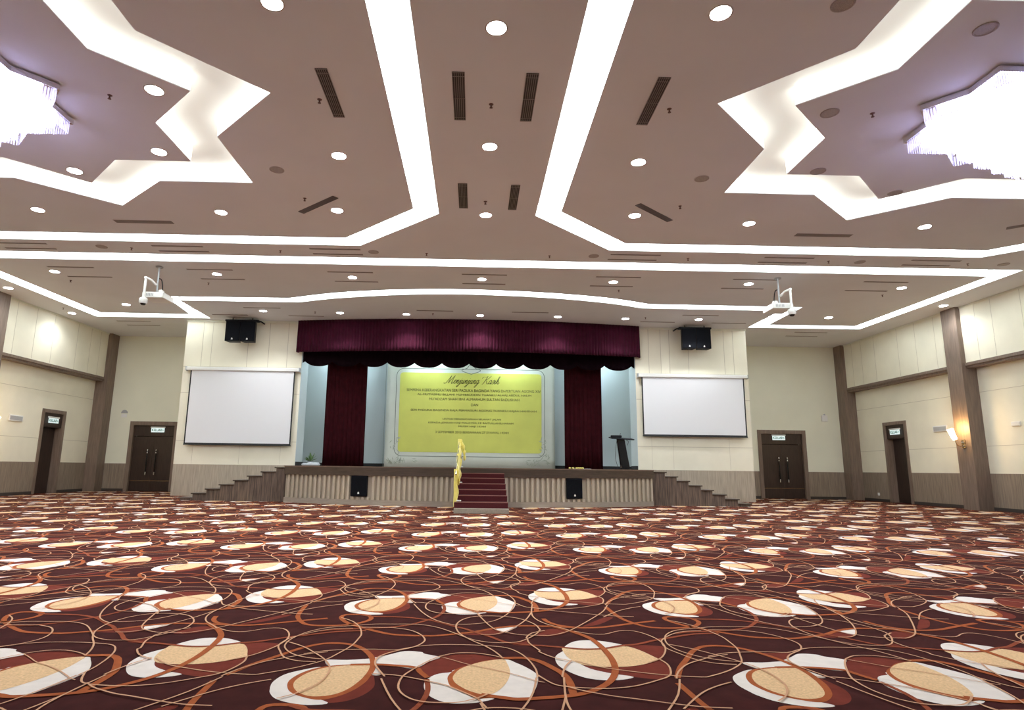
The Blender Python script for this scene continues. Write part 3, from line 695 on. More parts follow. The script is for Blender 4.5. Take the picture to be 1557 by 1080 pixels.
# text lines measured on the banner: (text, left, right, baseline z, height)
for txt, x0, x1, z, h in (
    ("SEMPENA KEBERANGKATAN SERI PADUKA BAGINDA YANG DI-PERTUAN AGONG XIV", -2.68, 2.57, 2.92, .105),
    ("AL-MU'TASIMU BILLAHI MUHIBBUDDIN TUANKU ALHAJ ABDUL HALIM", -2.26, 2.2, 2.745, .10),
    ("MU'ADZAM SHAH IBNI ALMARHUM SULTAN BADLISHAH", -1.80, 1.73, 2.58, .10),
    ("DAN", -.16, .12, 2.36, .10),
    ("SERI PADUKA BAGINDA RAJA PERMAISURI AGONG TUANKU HAJAH HAMINAH", -2.5, 2.4, 2.13, .10),
    ("UNTUK MENGUCAPKAN SELAMAT JALAN", -1.25, 1.02, 1.80, .085),
    ("KEPADA JEMAAH HAJI MALAYSIA KE BAITULLAHILHARAM", -1.80, 1.50, 1.655, .085),
    ("MUSIM HAJI 1434H", -.63, .43, 1.52, .085),
    ("3 SEPTEMBER 2013 BERSAMAAN 27 SYAWAL 1434H", -1.52, 1.32, 1.30, .085)):
    text_obj(txt, x1-x0, h, (x0+x1)/2 + .17, z, 'text_line', BANT, ban, bold=.0)
# script title drawn as pen strokes
def pen(strokes, x0, z0, sc, parent, name, m, w=.020, slant=.45):
    b = MB()
    for st in strokes:
        P = catmull([(p[0] + slant*p[1], p[1]) for p in st], 5)
        for i, (p, q) in enumerate(zip(P, P[1:])):
            d_ = Vector((q[0]-p[0], q[1]-p[1])); l = d_.length
            if l < 1e-6: continue
            ww = w*(.55 + .75*abs(d_.y)/l)/sc; nx, nz = -d_.y/l*ww, d_.x/l*ww; e = d_/l*ww*.4
            b.add([(x0 + sc*(a), -.027, z0 + sc*(c)) for a, c in ((p[0]-nx-e.x, p[1]-nz-e.y), (q[0]-nx+e.x, q[1]-nz+e.y), (q[0]+nx+e.x, q[1]+nz+e.y), (p[0]+nx-e.x, p[1]+nz-e.y))], [(0, 1, 2, 3)])
    return b.build(name, m, parent)
X = 0; st = []
def put(L, adv):
    global X
    for s_ in L: st.append([(X + a, c) for a, c in s_])
    X += adv
nL = [[(0, .5), (.12, .95), (.12, .1)], [(.12, .1), (.25, .75), (.42, .98), (.5, .8), (.48, .1), (.6, .02), (.75, .35)]]
uL = [[(0, .5), (.1, .95), (.08, .25), (.2, .02), (.38, .2), (.48, .95)], [(.48, .95), (.47, .1), (.6, .02), (.75, .35)]]
jL = [[(0, .4), (.25, .95), (.2, 0), (.05, -.75), (-.2, -.85), (-.15, -.5), (.3, -.1), (.5, .35)], [(.27, 1.3), (.3, 1.34)]]
gL = [[(.5, .8), (.3, 1), (.05, .7), (.1, .15), (.3, .05), (.5, .4), (.52, .95)], [(.52, .95), (.48, 0), (.3, -.8), (.05, -.85), (.1, -.5), (.6, 0), (.85, .4)]]
aL = [[(.5, .8), (.3, 1), (.05, .65), (.1, .12), (.3, .05), (.5, .45), (.52, .95)], [(.52, .95), (.5, .15), (.62, .02), (.8, .4)]]
put([[(-.5, .25), (-.35, 0), (0, .2), (.35, 1.1), (.62, 2.0)], [(.62, 2.0), (.60, 1.0), (.62, .1)], [(.62, .1), (1.0, 1.1), (1.5, 2.05)], [(1.5, 2.05), (1.38, 1.0), (1.4, .2), (1.55, .0), (1.8, .35)]], 1.85)
put([[(0, .4), (.3, .6), (.42, .85), (.3, 1.0), (.1, .7), (.12, .15), (.35, .02), (.6, .35)]], .62)
put(nL, .78); put(jL, .55); put(uL, .78); put(nL, .78); put(jL, .55); put(uL, .78); put(nL, .78); put(gL, .9)
X += .9
put([[(-.7, 1.4), (-.5, 1.75), (.1, 1.7), (.5, 1.95)], [(.5, 1.95), (.3, 1.0), (.05, .05), (-.2, 0)], [(1.3, 2.0), (.9, 1.4), (.3, 1.0)], [(.3, 1.0), (.7, .7), (1.0, .1), (1.25, .05), (1.4, .35)]], 1.4)
put(aL, .8)
put([[(0, .4), (.3, 1.05), (.42, .5), (.3, .03), (.05, .05)], [(.3, .03), (.55, .35)]], .58)
put([[(0, .4), (.15, .95), (.13, .15), (.25, .02), (.42, .35)], [(.22, 1.3), (.26, 1.34)]], .42)
put([[(0, .4), (.35, 1.5), (.3, 1.95), (.15, 1.6), (.1, .05)], [(.1, .05), (.3, .8), (.45, .95), (.5, .6), (.5, .1), (.65, .02), (.85, .4)]], .8)
sc = 2.22/(X + .9)
pen(st, -1.20 + .20, 3.24, sc, ban, 'script_title', BANT, w=.0075)
# ------------------------------------------------------------------ projection screens
def screen(xc, w_h, xa, xb, z0, lab):
    t = thing('hanging_projection_screen', (xc, YS-.12, 4.34), lab, 'projection screen', 'projection screens beside the stage')
    MB().bbox(-w_h/2, w_h/2, -.07, .11, 0, .13, .02).build('screen_housing', WHITEP, t)
    for s in (-1, 1): MB().bbox(s*w_h/2-.02, s*w_h/2+.02, -.075, .11, -.01, .14, .01).build('end_cap', GREYP, t)
    a, c = xa-xc, xb-xc; z = z0-4.34; bw = .045
    MB().box(a+bw, c-bw, -.012, -.006, z+bw, .0).build('fabric', SCREEN, t)
    m = MB(); m.box(a, a+bw, -.014, -.004, z, 0); m.box(c-bw, c, -.014, -.004, z, 0); m.box(a+bw, c-bw, -.014, -.004, z, z+bw); m.build('black_border', SCRB, t)
    MB().tube([(a-.01, -.009, z-.012), (c+.01, -.009, z-.012)], .018).build('weight_bar', SCRB, t)
screen(-8.22, 3.98, -10.06, -6.38, 1.76, 'pulled down white projection screen on the wall left of the stage')
screen(7.83, 3.96, 5.97, 9.68, 2.26, 'pulled down white projection screen on the wall right of the stage')

# ------------------------------------------------------------------ hanging loudspeakers
def loudspeaker(x, lab):
    t = thing('hanging_loudspeaker', (x, 21.55, 5.33), lab, 'loudspeaker', 'loudspeakers hung above the screens')
    b = MB(); f = [(-.255, -.16), (.255, -.16), (.19, .16), (-.19, .16)]
    b.prism(f, 0, .71); b.build('cabinet', BLACK, t)
    MB().bbox(-.245, .245, -.18, -.161, .012, .698, .006).build('grille', GRILL, t)
    g = MB(); g.add([(-.03, -.184, .05), (.03, -.184, .05), (.024, -.184, .095), (0, -.184, .12), (-.024, -.184, .095)], [(0, 1, 2, 3, 4)]); g.add([(-.03, -.181, .05), (.03, -.181, .05), (.024, -.181, .095), (0, -.181, .12), (-.024, -.181, .095)], [(4, 3, 2, 1, 0)])
    g.build('badge', WHITEP, t)
    return t
for sx, xc in (('left', -8.26), ('right', 7.86)):
    for k in (0, 1):
        loudspeaker(xc + (-.262, .262)[k], 'black loudspeaker above the %s screen, the %s of the hanging pair' % (sx, ('left', 'right')[k]))
    b = thing('speaker_bracket', (xc, 21.55, 6.05), 'black steel hanging bar over the speaker pair above the %s screen' % sx, 'bracket', 'speaker brackets')
    MB().bbox(-.58, .58, -.10, .10, .005, .07, .008).build('top_plate', BLACK, b)
    s_ = 1 if xc < 0 else -1
    MB().tube([(s_*.5, 0, .04), (s_*.62, .10, .04), (s_*.62, .44, .04)], .025).build('wall_arm', BLACK, b)
    for q in (-.35, .35): MB().tube([(q, 0, .07), (q, 0, .145)], .018).build('hanger_rod', BLACK, b)

# ------------------------------------------------------------------ projectors with dome cameras
def projector(x, s, side):
    """s: side on which the dome camera hangs"""
    y = 15.86
    t = thing('projector', (x, y, 5.30), 'white ceiling projector hanging on a pole at the %s of the hall' % side, 'projector', 'ceiling projectors')
    MB().bbox(-.27, .27, -.20, .40, .0, .15, .012).build('body', WHITEP, t)
    l = MB(); l.lathe([(.07, 0), (.075, .04), (.05, .05), (.0, .045)], 18); o = l.build('lens', BLACKG, t); o.rotation_euler = (-PI/2, 0, 0); o.location = (.12, .34, .08)
    g = MB()
    for k in range(6): g.box(-.2 + k*.04, -.18 + k*.04, -.205, -.2, .04, .11)
    g.build('vent_slots', GREYP, t)
    m = MB(); m.bbox(-.12, .12, -.1, .16, .15, .17, .005); m.tube([(0, 0, .17), (0, 0, .88)], .022); m.lathe([(.09, 0), (.09, .02), (.04, .03)], 16, (0, 0, .862)); m.build('ceiling_pole', GREYP, t)
    m = MB(); m.bbox(.06 if s < 0 else -.16, .16 if s < 0 else -.06, -.05, .08, .17, .25, .01); m.build('junction_box', WHITEP, t)
    b = MB(); pts = catmull([(0, .58), (.07*-s, .54), (.11*-s, .40), (.13*-s, .20)], 5)
    b.tube([(p, .03, q) for p, q in pts], .013); b.build('black_cable', BLACK, t)
    c = thing('ceiling_dome_camera', (x + s*.15, y-.315, 5.10), 'white dome security camera on a hooked arm by the %s projector' % side, 'camera', 'dome cameras')
    m = MB(); m.lathe([(.0, -.045), (.045, -.04), (.074, .0)], 18); m.build('dark_dome', BLACKG, c)
    m = MB(); m.lathe([(.075, .0), (.10, .03), (.10, .13), (.07, .155), (.0, .16)], 20); m.build('housing', WHITEP, c)
    m = MB(); m.tube([(0, 0, .14), (0, 0, .66), (-s*.01, .02, .69), (-s*.07, .14, .67), (-s*.13, .28, .58)], .03); m.build('arm', WHITEP, c)
    m = MB(); m.bbox(-.035, .035, -.035, .035, .65, .72, .01); m.build('arm_elbow', WHITEP, c)
projector(-8.38, -1, 'left'); projector(8.11, 1, 'right')

# ------------------------------------------------------------------ lectern
le = thing('lectern', (4.86, 20.4, 1.067), 'slim black lectern with angled stem standing on the stage by the right curtain', 'lectern')
MB().bbox(-.30, .30, -.22, .22, .0, .035, .01).build('base', BLACKG, le)
b = MB(); n0 = [(-.07, -.13), (.19, -.13), (.19, .10), (-.07, .10)]; n1 = [(-.17, -.10), (.06, -.10), (.06, .06), (-.17, .06)]
b.add([(x+.02, y, .035) for x, y in n0] + [(x, y, .98) for x, y in n1], [(0, 1, 5, 4), (1, 2, 6, 5), (2, 3, 7, 6), (3, 0, 4, 7), (3, 2, 1, 0), (4, 5, 6, 7)]); b.build('stem', BLACKG, le)
b = MB(); b.bbox(-.40, .36, -.24, .22, 0, .035, .012); o = b.build('desk_top', BLACK, le); o.location = (0, 0, .985); o.rotation_euler = (.12, .05, 0)
b = MB(); b.bbox(-.42, -.06, -.25, -.19, .03, .11, .015); o = b.build('front_ledge', BLACK, le); o.location = (0, 0, .985)
MB().tube([(-.05, .1, 1.02), (-.05, .06, 1.10), (-.05, -.02, 1.17)], .007).build('microphone', BLACK, le)
for k, (a, c) in enumerate(((-.2, -.24), (.10, .17))):
    pts = catmull([(a, .95), (c, .7), (c + (-.02 if k == 0 else -.05), .35), (a + .02, .05)] if k == 0 else [(a, .95), (c, .9), (c-.03, .78)], 6)
    MB().tube([(p, -.15, q) for p, q in pts], .007).build('cable', BLACK, le)

# small things on the stage
b = MB()
p = thing('yellow_flowers', (3.0, 18.25, 1.066), 'small heap of yellow flowers on the stage edge by the right curtain', 'flowers')
rnd = random.Random(5)
b = MB()
for k in range(16):
    x, y = rnd.uniform(-.2, .2), rnd.uniform(-.05, .05)
    b.lathe([(.002, 0), (.03, .012), (.022, .035), (.0, .04)], 7, (x, y, .004))
b.build('blossoms', YELC, p)
b = MB(); b.bbox(-.1, .42, -.03, .04, 0, .008, .003); b.build('wrapping', WHITEP, p)
pp = thing('potted_plant', (-5.93, 22.97, 1.066), 'small leafy green plant in a pale pot at the left of the stage', 'plant')
MB().lathe([(.07, 0), (.10, .02), (.12, .16), (.13, .17), (.11, .16), (.0, .15)], 18).build('pot', POT, pp)
b = MB()
for k in range(34):
    a = rnd.uniform(0, 2*PI); el = rnd.uniform(.3, 1.4); l = rnd.uniform(.16, .36); w = .035
    c0 = Vector((0, 0, .15)); tip = c0 + Vector((math.cos(a)*math.cos(el), math.sin(a)*math.cos(el), math.sin(el)))*l; sd = Vector((-math.sin(a), math.cos(a), 0))*w
    md_ = c0.lerp(tip, .6) + Vector((0, 0, .02)); b.add([c0, md_ - sd, tip, md_ + sd], [(0, 1, 2, 3)])
b.build('foliage', LEAF, pp)
b = MB(); b.bbox(-.30, .32, -.12, .12, 0, .09, .03); b.bbox(-.1, .28, -.10, .10, .085, .12, .015)
tag(b.build('folded_cloth', POT, None, (-5.75, 22.30, 1.066)), 'pale folded cloth lying on the stage before the potted plant', 'cloth')

# ------------------------------------------------------------------ wall lights
def sconce(x, y, s, lab):
    t = thing('wall_sconce', (x, y, 1.96), lab, 'wall lamp', 'wall sconces on the pilasters')
    q = lambda a, c: (min(a, c), max(a, c))
    m = MB(); m.bbox(*q(0, -s*.035), -.07, .07, -.13, .13, .012); m.build('back_plate', BRASS, t)
    for z in (-.06, .05):
        m = MB(); m.bbox(*q(-s*.033, -s*.06), -.055, .055, z-.03, z+.03, .01); m.build('crystal_block', CHROME, t)
    m = MB(); m.tube([(-s*.04, 0, -.03), (-s*.12, 0, -.08), (-s*.22, 0, -.03), (-s*.26, 0, .06), (-s*.26, 0, .12)], .013); m.lathe([(.05, 0), (.055, .015), (.02, .02)], 14, (-s*.26, 0, .11)); m.build('arm', BRASS, t)
    m = MB(); m.tube([(-s*.265, 0, .125), (-s*.27, 0, .135), (-s*.39, 0, .44)], [.045, .065, .085], 20); m.build('lamp_shade', SHADE, t)
    l = bpy.data.lights.new('sconce_glow', 'POINT'); l.energy = 26; l.color = (1, .62, .25); l.shadow_soft_size = .08
    o = bpy.data.objects.new('sconce_glow', l); C.objects.link(o); o.parent = t; o.location = (-s*.26, 0, .50)
sconce(XR-.45, 18.73, 1, 'lit glass wall sconce with brass arm on the right hand pilaster')
sconce(XL+.45, 18.73, -1, 'lit glass wall sconce with brass arm on the left hand pilaster')

# ------------------------------------------------------------------ exit signs
def exit_sign(loc, rz, lab):
    t = thing('exit_sign', loc, lab, 'exit sign', 'KELUAR exit signs over the doors', rz)
    MB().bbox(-.29, .29, .0, .05, .17, .225, .01).build('housing', SIGNW, t)
    MB().box(-.26, .26, .018, .03, 0, .17).build('face', SIGN, t)
    text_obj('KELUAR', .40, .10, -.03, .035, 'letters', SIGNG, t, y=.016, bold=.02)
    b = MB(); b.add([(.19, .015, .05), (.235, .015, .085), (.19, .015, .12)], [(0, 1, 2)]); b.build('arrow', SIGNG, t)
exit_sign((-12.62, YB+.0, 2.31), 0, 'white KELUAR exit sign above the double doors left of the stage')
exit_sign((12.40, YB+.0, 2.33), 0, 'white KELUAR exit sign above the double doors right of the stage')
exit_sign((XR-.04, 22.45, 2.45), -PI/2, 'white KELUAR exit sign over the side door in the right wall')
exit_sign((XL+.04, 22.45, 2.45), PI/2, 'white KELUAR exit sign over the side door in the left wall')

# ------------------------------------------------------------------ small wall fittings
def wall_box(x, y, z, s, w, h, lab, cat, name, m1, m2):
    t = thing(name, (x, y, z), lab, cat)
    q = lambda a, c: (min(a, c), max(a, c))
    MB().bbox(*q(0, -s*.04), -w/2, w/2, 0, h, .008).build('frame', m1, t)
    MB().box(*q(-s*.038, -s*.045), -w/2+.035, w/2-.035, .035, h-.035).build('panel', m2, t)
wall_box(XR, 20.2, 2.42, 1, .62, .20, 'small white framed panel on the right wall between door and pilaster', 'wall panel', 'wall_panel_box', WHITEP, GREYP)
wall_box(XL, 20.6, 2.38, -1, .62, .20, 'small white framed panel on the left wall before the side door', 'wall panel', 'wall_panel_box', WHITEP, GREYP)
wall_box(XR, 17.3, 2.42, 1, .30, .12, 'small white wall unit on the right wall this side of the sconce pilaster', 'wall unit', 'wall_sensor_box', WHITEP, WHITEP)
t = thing('wall_control_box', (14.33, YB, 3.10), 'small white square control box on the back wall right of the double doors', 'control box')  # thermostat-like white box, its exact use unknown
MB().bbox(-.12, .12, -.05, 0, 0, .26, .01).build('case', WHITEP, t); MB().lathe([(.03, 0), (.03, .05), (0, .055)], 12, (0, -.03, .26)).build('sensor', GREYP, t)
t = thing('wall_sign', (-14.0, YB, 2.88), 'small round topped notice on the back wall left of the double doors', 'sign')
MB().bbox(-.11, .11, -.012, 0, 0, .14, .004).build('plate', WHITEP, t)
b = MB(); pts = [(.13*math.cos(a*PI/10), -.014, .17 + .13*math.sin(a*PI/10)) for a in range(11)]; b.add(pts + [(x, 0, z) for x, y, z in pts], [tuple(range(11))] + [(i, i+11, i+12, i+1) for i in range(10)]); b.build('round_top', GREYP, t)
t = thing('power_socket', (XR, 23.72, .22), 'small white power socket low on the right wainscot near the side door', 'socket')
MB().bbox(-.02, 0, -.05, .05, 0, .10, .004).build('plate', WHITEP, t)

# ------------------------------------------------------------------ ceiling fittings
def rows(items):
    """items (x, y): give each its row and its place from the left in that row"""
    out = {}
    ys = sorted({round(y, 1) for x, y in items})
    for x, y in items: out[(x, y)] = None
    return out
# recessed downlights
def downlight_proto():
    t = thing('downlight', (0, 0, 0), 'x', 'downlight', 'lit downlights')
    MB().lathe([(.115, -.002), (.136, -.006), (.138, 0.0)], 26).build('rim', RIM, t)
    b = MB(); b.lathe([(.0, -.012), (.07, -.012), (.115, -.006)], 26); b.build('lamp', LAMP, t)
    return t
DL = {'frontmost row': [(-2.36, 6.22), (.19, 6.53), (2.74, 6.19)],
      'by the right tip of the left star': [(-4.55, 7.95)],
      'row beyond the long grilles': [(-5.35, 9.70), (-2.35, 9.70), (.18, 9.29), (2.72, 9.70)],
      'by the far tip of the left star': [(-7.22, 10.46)],
      'row before the straight channels': [(-9.09, 12.25), (-5.31, 12.19), (-2.87, 11.97), (.17, 12.06), (3.23, 11.93), (5.73, 12.22), (9.48, 12.21)],
      'row before the curved channel': [(-11.53, 16.48), (-7.12, 16.45), (-3.43, 16.52), (.15, 16.48), (3.81, 16.51), (7.59, 16.46), (11.99, 16.57)],
      'row nearest the pelmet': [(-7.20, 20.49), (-4.63, 20.58), (-2.38, 20.61), (.14, 20.61), (2.81, 20.61), (5.17, 20.72), (7.69, 20.64)],
      'row in the far corners': [(-11.48, 19.93), (11.90, 20.06)],
      'row hugging the side walls': [(-14.03, 18.2), (14.53, 18.34)],
      }
proto = None
def spot(par, e, ang=115):
    l = bpy.data.lights.new('downlight_beam', 'SPOT'); l.energy = e; l.spot_size = math.radians(ang); l.spot_blend = .75; l.color = (.93, .96, 1); l.shadow_soft_size = .07
    o = bpy.data.objects.new('downlight_beam', l); C.objects.link(o); o.parent = par; o.location = (0, 0, -.03)
ups = []
for row, its in DL.items():
    its.sort()
    for i, (x, y) in enumerate(its):
        lab = ('lit round ceiling downlight, ' + row + (', ' + nth(i, len(its)) if len(its) > 1 else ''))
        if proto is None: proto = downlight_proto(); tt = proto; tt.location = (x, y, H)
        else: tt = copy_tree(proto, (x, y, H))
        tt['label'] = lab[:]
        ups.append(tt)
x_ = copy_tree(proto, (-14.08, 21.27, H), 'lit round ceiling downlight, hugging the left wall above the side door'); ups.append(x_)
SPOTW = 170
for tt in ups: spot(tt, SPOTW*(.38 if abs(tt.location.x-.2) > 13.5 else 1), 140 if abs(tt.location.x-.2) > 13.5 else 115)
# unlit round fittings
def disc_proto(r_=.128):
    t = thing('ceiling_speaker', (0, 0, 0), 'x', 'ceiling speaker', 'unlit round ceiling fittings')
    MB().lathe([(r_, 0), (r_, -.008), (r_-.02, -.012), (r_-.025, -.006)], 26).build('rim', DISC, t)
    MB().lathe([(0, -.007), (r_-.02, -.006)], 26).build('grille', DISC, t)
    return t
dp = disc_proto()
DISCS = [((-3.56, 10.25), 'dark round ceiling speaker between the left star and the central channel'),
         ((4.0, 10.24), 'dark round ceiling speaker between the right star and the central channel'),
         ((4.04, 6.0), 'dark round ceiling fitting at the top edge, before the right star'),
         ((5.93, 6.33), 'unlit round fitting inside the right star, nearest the camera'),
         ((5.10, 8.11), 'unlit round fitting inside the left tip of the right star'),
         ((5.90, 9.87), 'unlit round fitting inside the far left corner of the right star'),
         ((7.78, 10.64), 'unlit round fitting inside the far tip of the right star'),
         ((-2.52, 14.42), 'dark round fitting between the light channels, left of the middle'),
         ((2.86, 14.41), 'dark round fitting between the light channels, right of the middle'),
         ((13.1, 14.45), 'dark round fitting between the light channels near the right wall'),
         ((-9.05, 14.41), 'faint round fitting between the light channels, far left'),
         ((9.5, 14.48), 'faint round fitting between the light channels, right side')]
for i, ((x, y), lab) in enumerate(DISCS):
    tt = dp if i == 0 else copy_tree(dp, (0, 0, 0)); tt.location = (x, y, H); tt['label'] = lab
# sprinklers
def sprk_proto():
    t = thing('ceiling_sprinkler', (0, 0, 0), 'x', 'sprinkler', 'ceiling sprinklers')
    b = MB(); b.lathe([(.035, 0), (.03, -.006), (.011, -.009), (.009, -.032), (.012, -.036), (.012, -.042), (.0, -.043)], 12); b.build('body', SPRK, t)
    b = MB(); b.lathe([(.0, -.055), (.024, -.056), (.024, -.053), (0, -.052)], 12)
    for s in (-1, 1): b.tube([(s*.01, 0, -.034), (s*.016, 0, -.045), (0, 0, -.054)], .003, 6)
    b.build('deflector', SPRK, t)
    return t
sp = sprk_proto()
SR = {'row between long grilles': [(-5.25, 8.10), (-2.28, 8.08), (.17, 8.10), (2.75, 8.11), (5.72, 8.10)],
      'row between short grilles': [(-3.38, 11.42), (.15, 11.40), (4.0, 11.42)],
      'row between straight channels': [(-8.36, 14.46), (-4.78, 14.46), (-1.23, 14.46), (1.78, 14.46), (5.2, 14.46), (8.7, 14.46), (12.2, 14.46)],
      'row before curved channel': [(-11.6, 17.28), (-7.70, 17.30), (4.14, 17.28), (11.92, 17.30)],
      'row nearest the stage wall': [(-13.9, 20.53), (-5.45, 20.48), (-1.46, 20.42), (5.8, 20.48)]}
first = True
for row, its in SR.items():
    for i, (x, y) in enumerate(its):
        tt = sp if first else copy_tree(sp, (0, 0, 0)); first = False; tt.location = (x, y, H)
        tt['label'] = 'small ceiling sprinkler, ' + row + ', ' + nth(i, len(its))
# return air grilles with blades
def grille_thing(x, y, L, w, rz, lab, blades=True):
    t = thing('ceiling_vent', (x, y, H), lab, 'air grille', 'louvred ceiling grilles', rz)
    MB().box(-w/2, w/2, -L/2, L/2, -.004, -.001).build('dark_throat', VENTD, t)
    b = MB()
    n = 6
    for k in range(n+1):
        xx = -w/2 + w*k/n; b.box(xx-.003, xx+.003, -L/2, L/2, -.014, -.004)
    b.build('blades', VENTM, t)
    b = MB()
    for yy in (-L/2, -L/2+.08, 0, L/2-.08, L/2-.008): b.box(-w/2, w/2, yy, yy+.008, -.016, -.012)
    b.build('cross_bars', VENTM, t)
for x, y, L, w, rz, lab in (
    (-.285, 7.94, 1.14, .165, 0, 'long dark louvred air grille in the central strip, near pair, left'),
    (.70, 7.93, 1.14, .165, 0, 'long dark louvred air grille in the central strip, near pair, right'),
    (-2.09, 7.94, 1.14, .16, 0, 'long dark louvred air grille between central strip and left star'),
    (2.46, 7.95, 1.15, .165, 0, 'long dark louvred air grille between central strip and right star'),
    (-.285, 11.17, 1.09, .17, 0, 'short looking dark louvred air grille in the central strip, far pair, left'),
    (.695, 11.19, 1.10, .165, 0, 'short looking dark louvred air grille in the central strip, far pair, right'),
    (-3.20, 11.71, 1.17, .13, math.atan2(.88, .78), 'slanted louvred grille in the corner of the left eight sided channel'),
    (3.59, 11.76, 1.17, .13, -math.atan2(.88, .78), 'slanted louvred grille in the corner of the right eight sided channel')):
    grille_thing(x, y, L, w, rz, lab)
# linear slot diffusers
def slot_proto(L=1.22, w=.05, name='ceiling_slot_vent'):
    t = thing(name, (0, 0, 0), 'x', 'slot diffuser', 'linear slot diffusers in the ceiling')
    MB().box(-L/2, L/2, -w/2, w/2, -.004, -.001).build('slot', SLOT, t)
    b = MB(); b.box(-L/2, L/2, -w/2-.008, -w/2, -.008, 0); b.box(-L/2, L/2, w/2, w/2+.008, -.008, 0); b.build('edge_trim', VENTM, t)
    return t
wide = slot_proto(1.24, .14); narrow = slot_proto()
xs12 = [-10.88, -7.18, -3.42, 3.86, 7.63, 11.27]
SLOTS = {'first row between straight channels': (14.27, xs12), 'second row between straight channels': (14.63, xs12),
         'row past the long channel': (16.05, [-10.83, -7.15, -3.40, .21, 3.85, 7.6, 11.20]),
         'row behind middle downlights': (16.90, [-10.83, -7.13, -3.39, .21, 3.84, 7.6, 11.18]),
         'front row by stage wall': (20.06, [-7.10, -1.37, 1.81, 7.55]), 'back row by stage wall': (21.10, [-8.55, -5.91, 6.40, 8.93]),
         'row in the far corners': (22.34, [-12.52, 12.53]), 'last row in the far corners': (23.0, [-12.50, 12.52])}
first = True
for row, (y, xs) in SLOTS.items():
    for i, x in enumerate(xs):
        tt = narrow if first else copy_tree(narrow, (0, 0, 0)); first = False; tt.location = (x, y, H)
        tt['label'] = 'thin dark ceiling slot, ' + row + ', ' + nth(i, len(xs))
for i, (x, y, rz, lab) in enumerate(((-7.20, 12.78, 0, 'wide ceiling slot between left star and straight light channel'), (7.63, 12.78, 0, 'wide ceiling slot between right star and straight light channel'), (11.72, 11.82, -math.radians(37), 'slanted wide ceiling slot at the right edge of the picture'))):
    tt = wide if i == 0 else copy_tree(wide, (0, 0, 0)); tt.location = (x, y, H); tt.rotation_euler = (0, 0, rz); tt['label'] = lab

# ------------------------------------------------------------------ chandeliers
def chandelier(x, side, src=None):
    lab = 'huge star shaped tiered crystal chandelier glowing at the %s of the ceiling' % side
    if src: return copy_tree(src, (x, 7.84, H), lab)
    t = thing('chandelier', (x, 7.84, H), lab, 'chandelier', 'crystal chandeliers')
    def st(k): return star(0, 0, 1.02*k, .87*k, 1.39*k, 1.25*k, .40*k, .39*k)
    MB().prism(st(1.03), -.10, -.02).build('ceiling_frame', CHROME, t)
    MB().prism(st(.90), -.02, -.001).build('mounting_plate', VENTM, t)
    tiers = [(1.0, -.11, -.27), (.78, -.11, -.37), (.57, -.11, -.60), (.44, -.11, -.76), (.30, -.11, -.90), (.17, -.11, -1.02)]
    rnd = random.Random(11)
    for k, (sc, zt, zb) in enumerate(tiers):
        P = st(sc); b = MB(); lenp = 0
        if k: zt = tiers[k-1][2] + .06
        for i in range(16):
            p, q = Vector(P[i]), Vector(P[(i+1) % 16]); L = (q-p).length; n = max(2, int(L/.034)); dr = (q-p)/L; nr = Vector((dr.y, -dr.x))
            for j in range(n):
                c = p + (q-p)*((j+.5)/n); w = .012; e = rnd.uniform(-.012, .0)
                v = [c - dr*w, c + nr*.007, c + dr*w, c - nr*.007]
                b.add([(a.x, a.y, zb + e) for a in v] + [(a.x, a.y, zt) for a in v], [(0, 1, 5, 4), (1, 2, 6, 5), (2, 3, 7, 6), (3, 0, 4, 7), (3, 2, 1, 0)])
                # bead joints
        o = b.build('crystal_tier', CRYS, t); o['kind'] = 'stuff'
        m = MB(); Q = st(sc*(.93 if k else .86))
        m.add([(a, c, zt) for a, c in Q] + [(a, c, zb + .03) for a, c in Q], [(i, (i+1) % 16, 16 + (i+1) % 16, 16+i) for i in range(16)])
        tri = tessellate_polygon([[Vector((a, c, 0)) for a, c in Q]]); m.add([(a, c, zb + .03) for a, c in Q], [tuple(x_) for x_ in tri])
        m.build('lamp_diffuser', CHL, t)
    return t
ch = chandelier(SX[0], 'left'); chandelier(SX[1], 'right', ch)

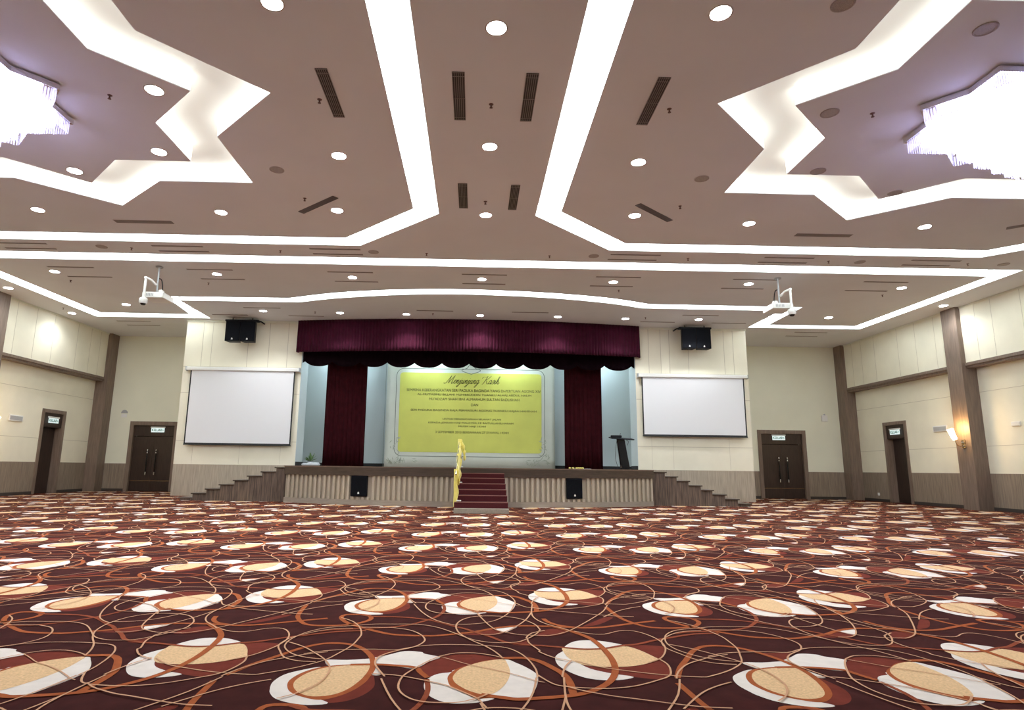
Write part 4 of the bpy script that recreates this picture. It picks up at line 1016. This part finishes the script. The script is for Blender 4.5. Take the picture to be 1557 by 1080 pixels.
# ------------------------------------------------------------------ light inside the stage
def area(name, loc, rot, sx, sy, e, col):
    l = bpy.data.lights.new(name, 'AREA'); l.shape = 'RECTANGLE'; l.size = sx; l.size_y = sy; l.energy = e; l.color = col
    o = bpy.data.objects.new(name, l); C.objects.link(o); o.location = loc; o.rotation_euler = rot; return o
TUBE = mat('fluorescent_tube', (1, 1, 1, 1), .5, emis=(.74, .92, 1, 1), es=STG)
for k, x in enumerate((-5.2, -1.8, 1.5, 4.8)):
    t = thing('stage_batten_light', (x, 23.3, 5.55), 'fluorescent batten light hidden over the stage, ' + nth(k, 4), 'batten light', 'batten lights over the stage')
    MB().bbox(-.65, .65, -.06, .06, .05, .19, .01).build('batten', WHITEP, t)
    MB().tube([(-.6, 0, .02), (.6, 0, .02)], .03, 12).build('tube', TUBE, t)

# ------------------------------------------------------------------ pieces that belong to a part
NEST = {'badge': 'grille', 'lens': 'body', 'vent_slots': 'body', 'dark_dome': 'housing', 'arm_elbow': 'arm', 'end_cap': 'screen_housing',
        'black_border': 'fabric', 'weight_bar': 'fabric', 'text_line': 'yellow_panel', 'script_title': 'yellow_panel', 'leaf_print': 'vinyl_sheet',
        'frame_line': 'vinyl_sheet', 'outer_line': 'vinyl_sheet', 'crest_print': 'vinyl_sheet', 'letters': 'face', 'arrow': 'face', 'crystal_block': 'back_plate',
        'front_ledge': 'stem', 'sensor': 'case'}
for o in list(C.objects):
    k = o.name.split('.')[0]
    if o.parent is not None and k in NEST and 'category' in o.parent.keys():
        par = [c for c in o.parent.children if c.name.split('.')[0] == NEST[k]]
        if par: o.parent = par[0]
for t in [o for o in C.objects if o.name.startswith('stage') or o.name.startswith('front_staircase')]:
    if t.type != 'EMPTY': continue
    for nm, host in (('step_edge', 'step'),):
        es = [c for c in t.children if c.name.split('.')[0] == nm]; hs = [c for c in t.children if c.name.split('.')[0] == host]
        for e_, h_ in zip(sorted(es, key=lambda q: q.name), sorted(hs, key=lambda q: q.name)): e_.parent = h_

# ------------------------------------------------------------------ world and view
w = bpy.data.worlds.new('world'); bpy.context.scene.world = w; w.use_nodes = True
w.node_tree.nodes['Background'].inputs[0].default_value = (0, 0, 0, 1); w.node_tree.nodes['Background'].inputs[1].default_value = 0
sc_ = bpy.context.scene
sc_.view_settings.view_transform = 'Standard'; sc_.view_settings.look = 'None'; sc_.view_settings.gamma = 1; sc_.view_settings.exposure = EXPO
sc_.cycles.max_bounces = 7; sc_.cycles.diffuse_bounces = 5; sc_.cycles.glossy_bounces = 3; sc_.cycles.sample_clamp_indirect = 4
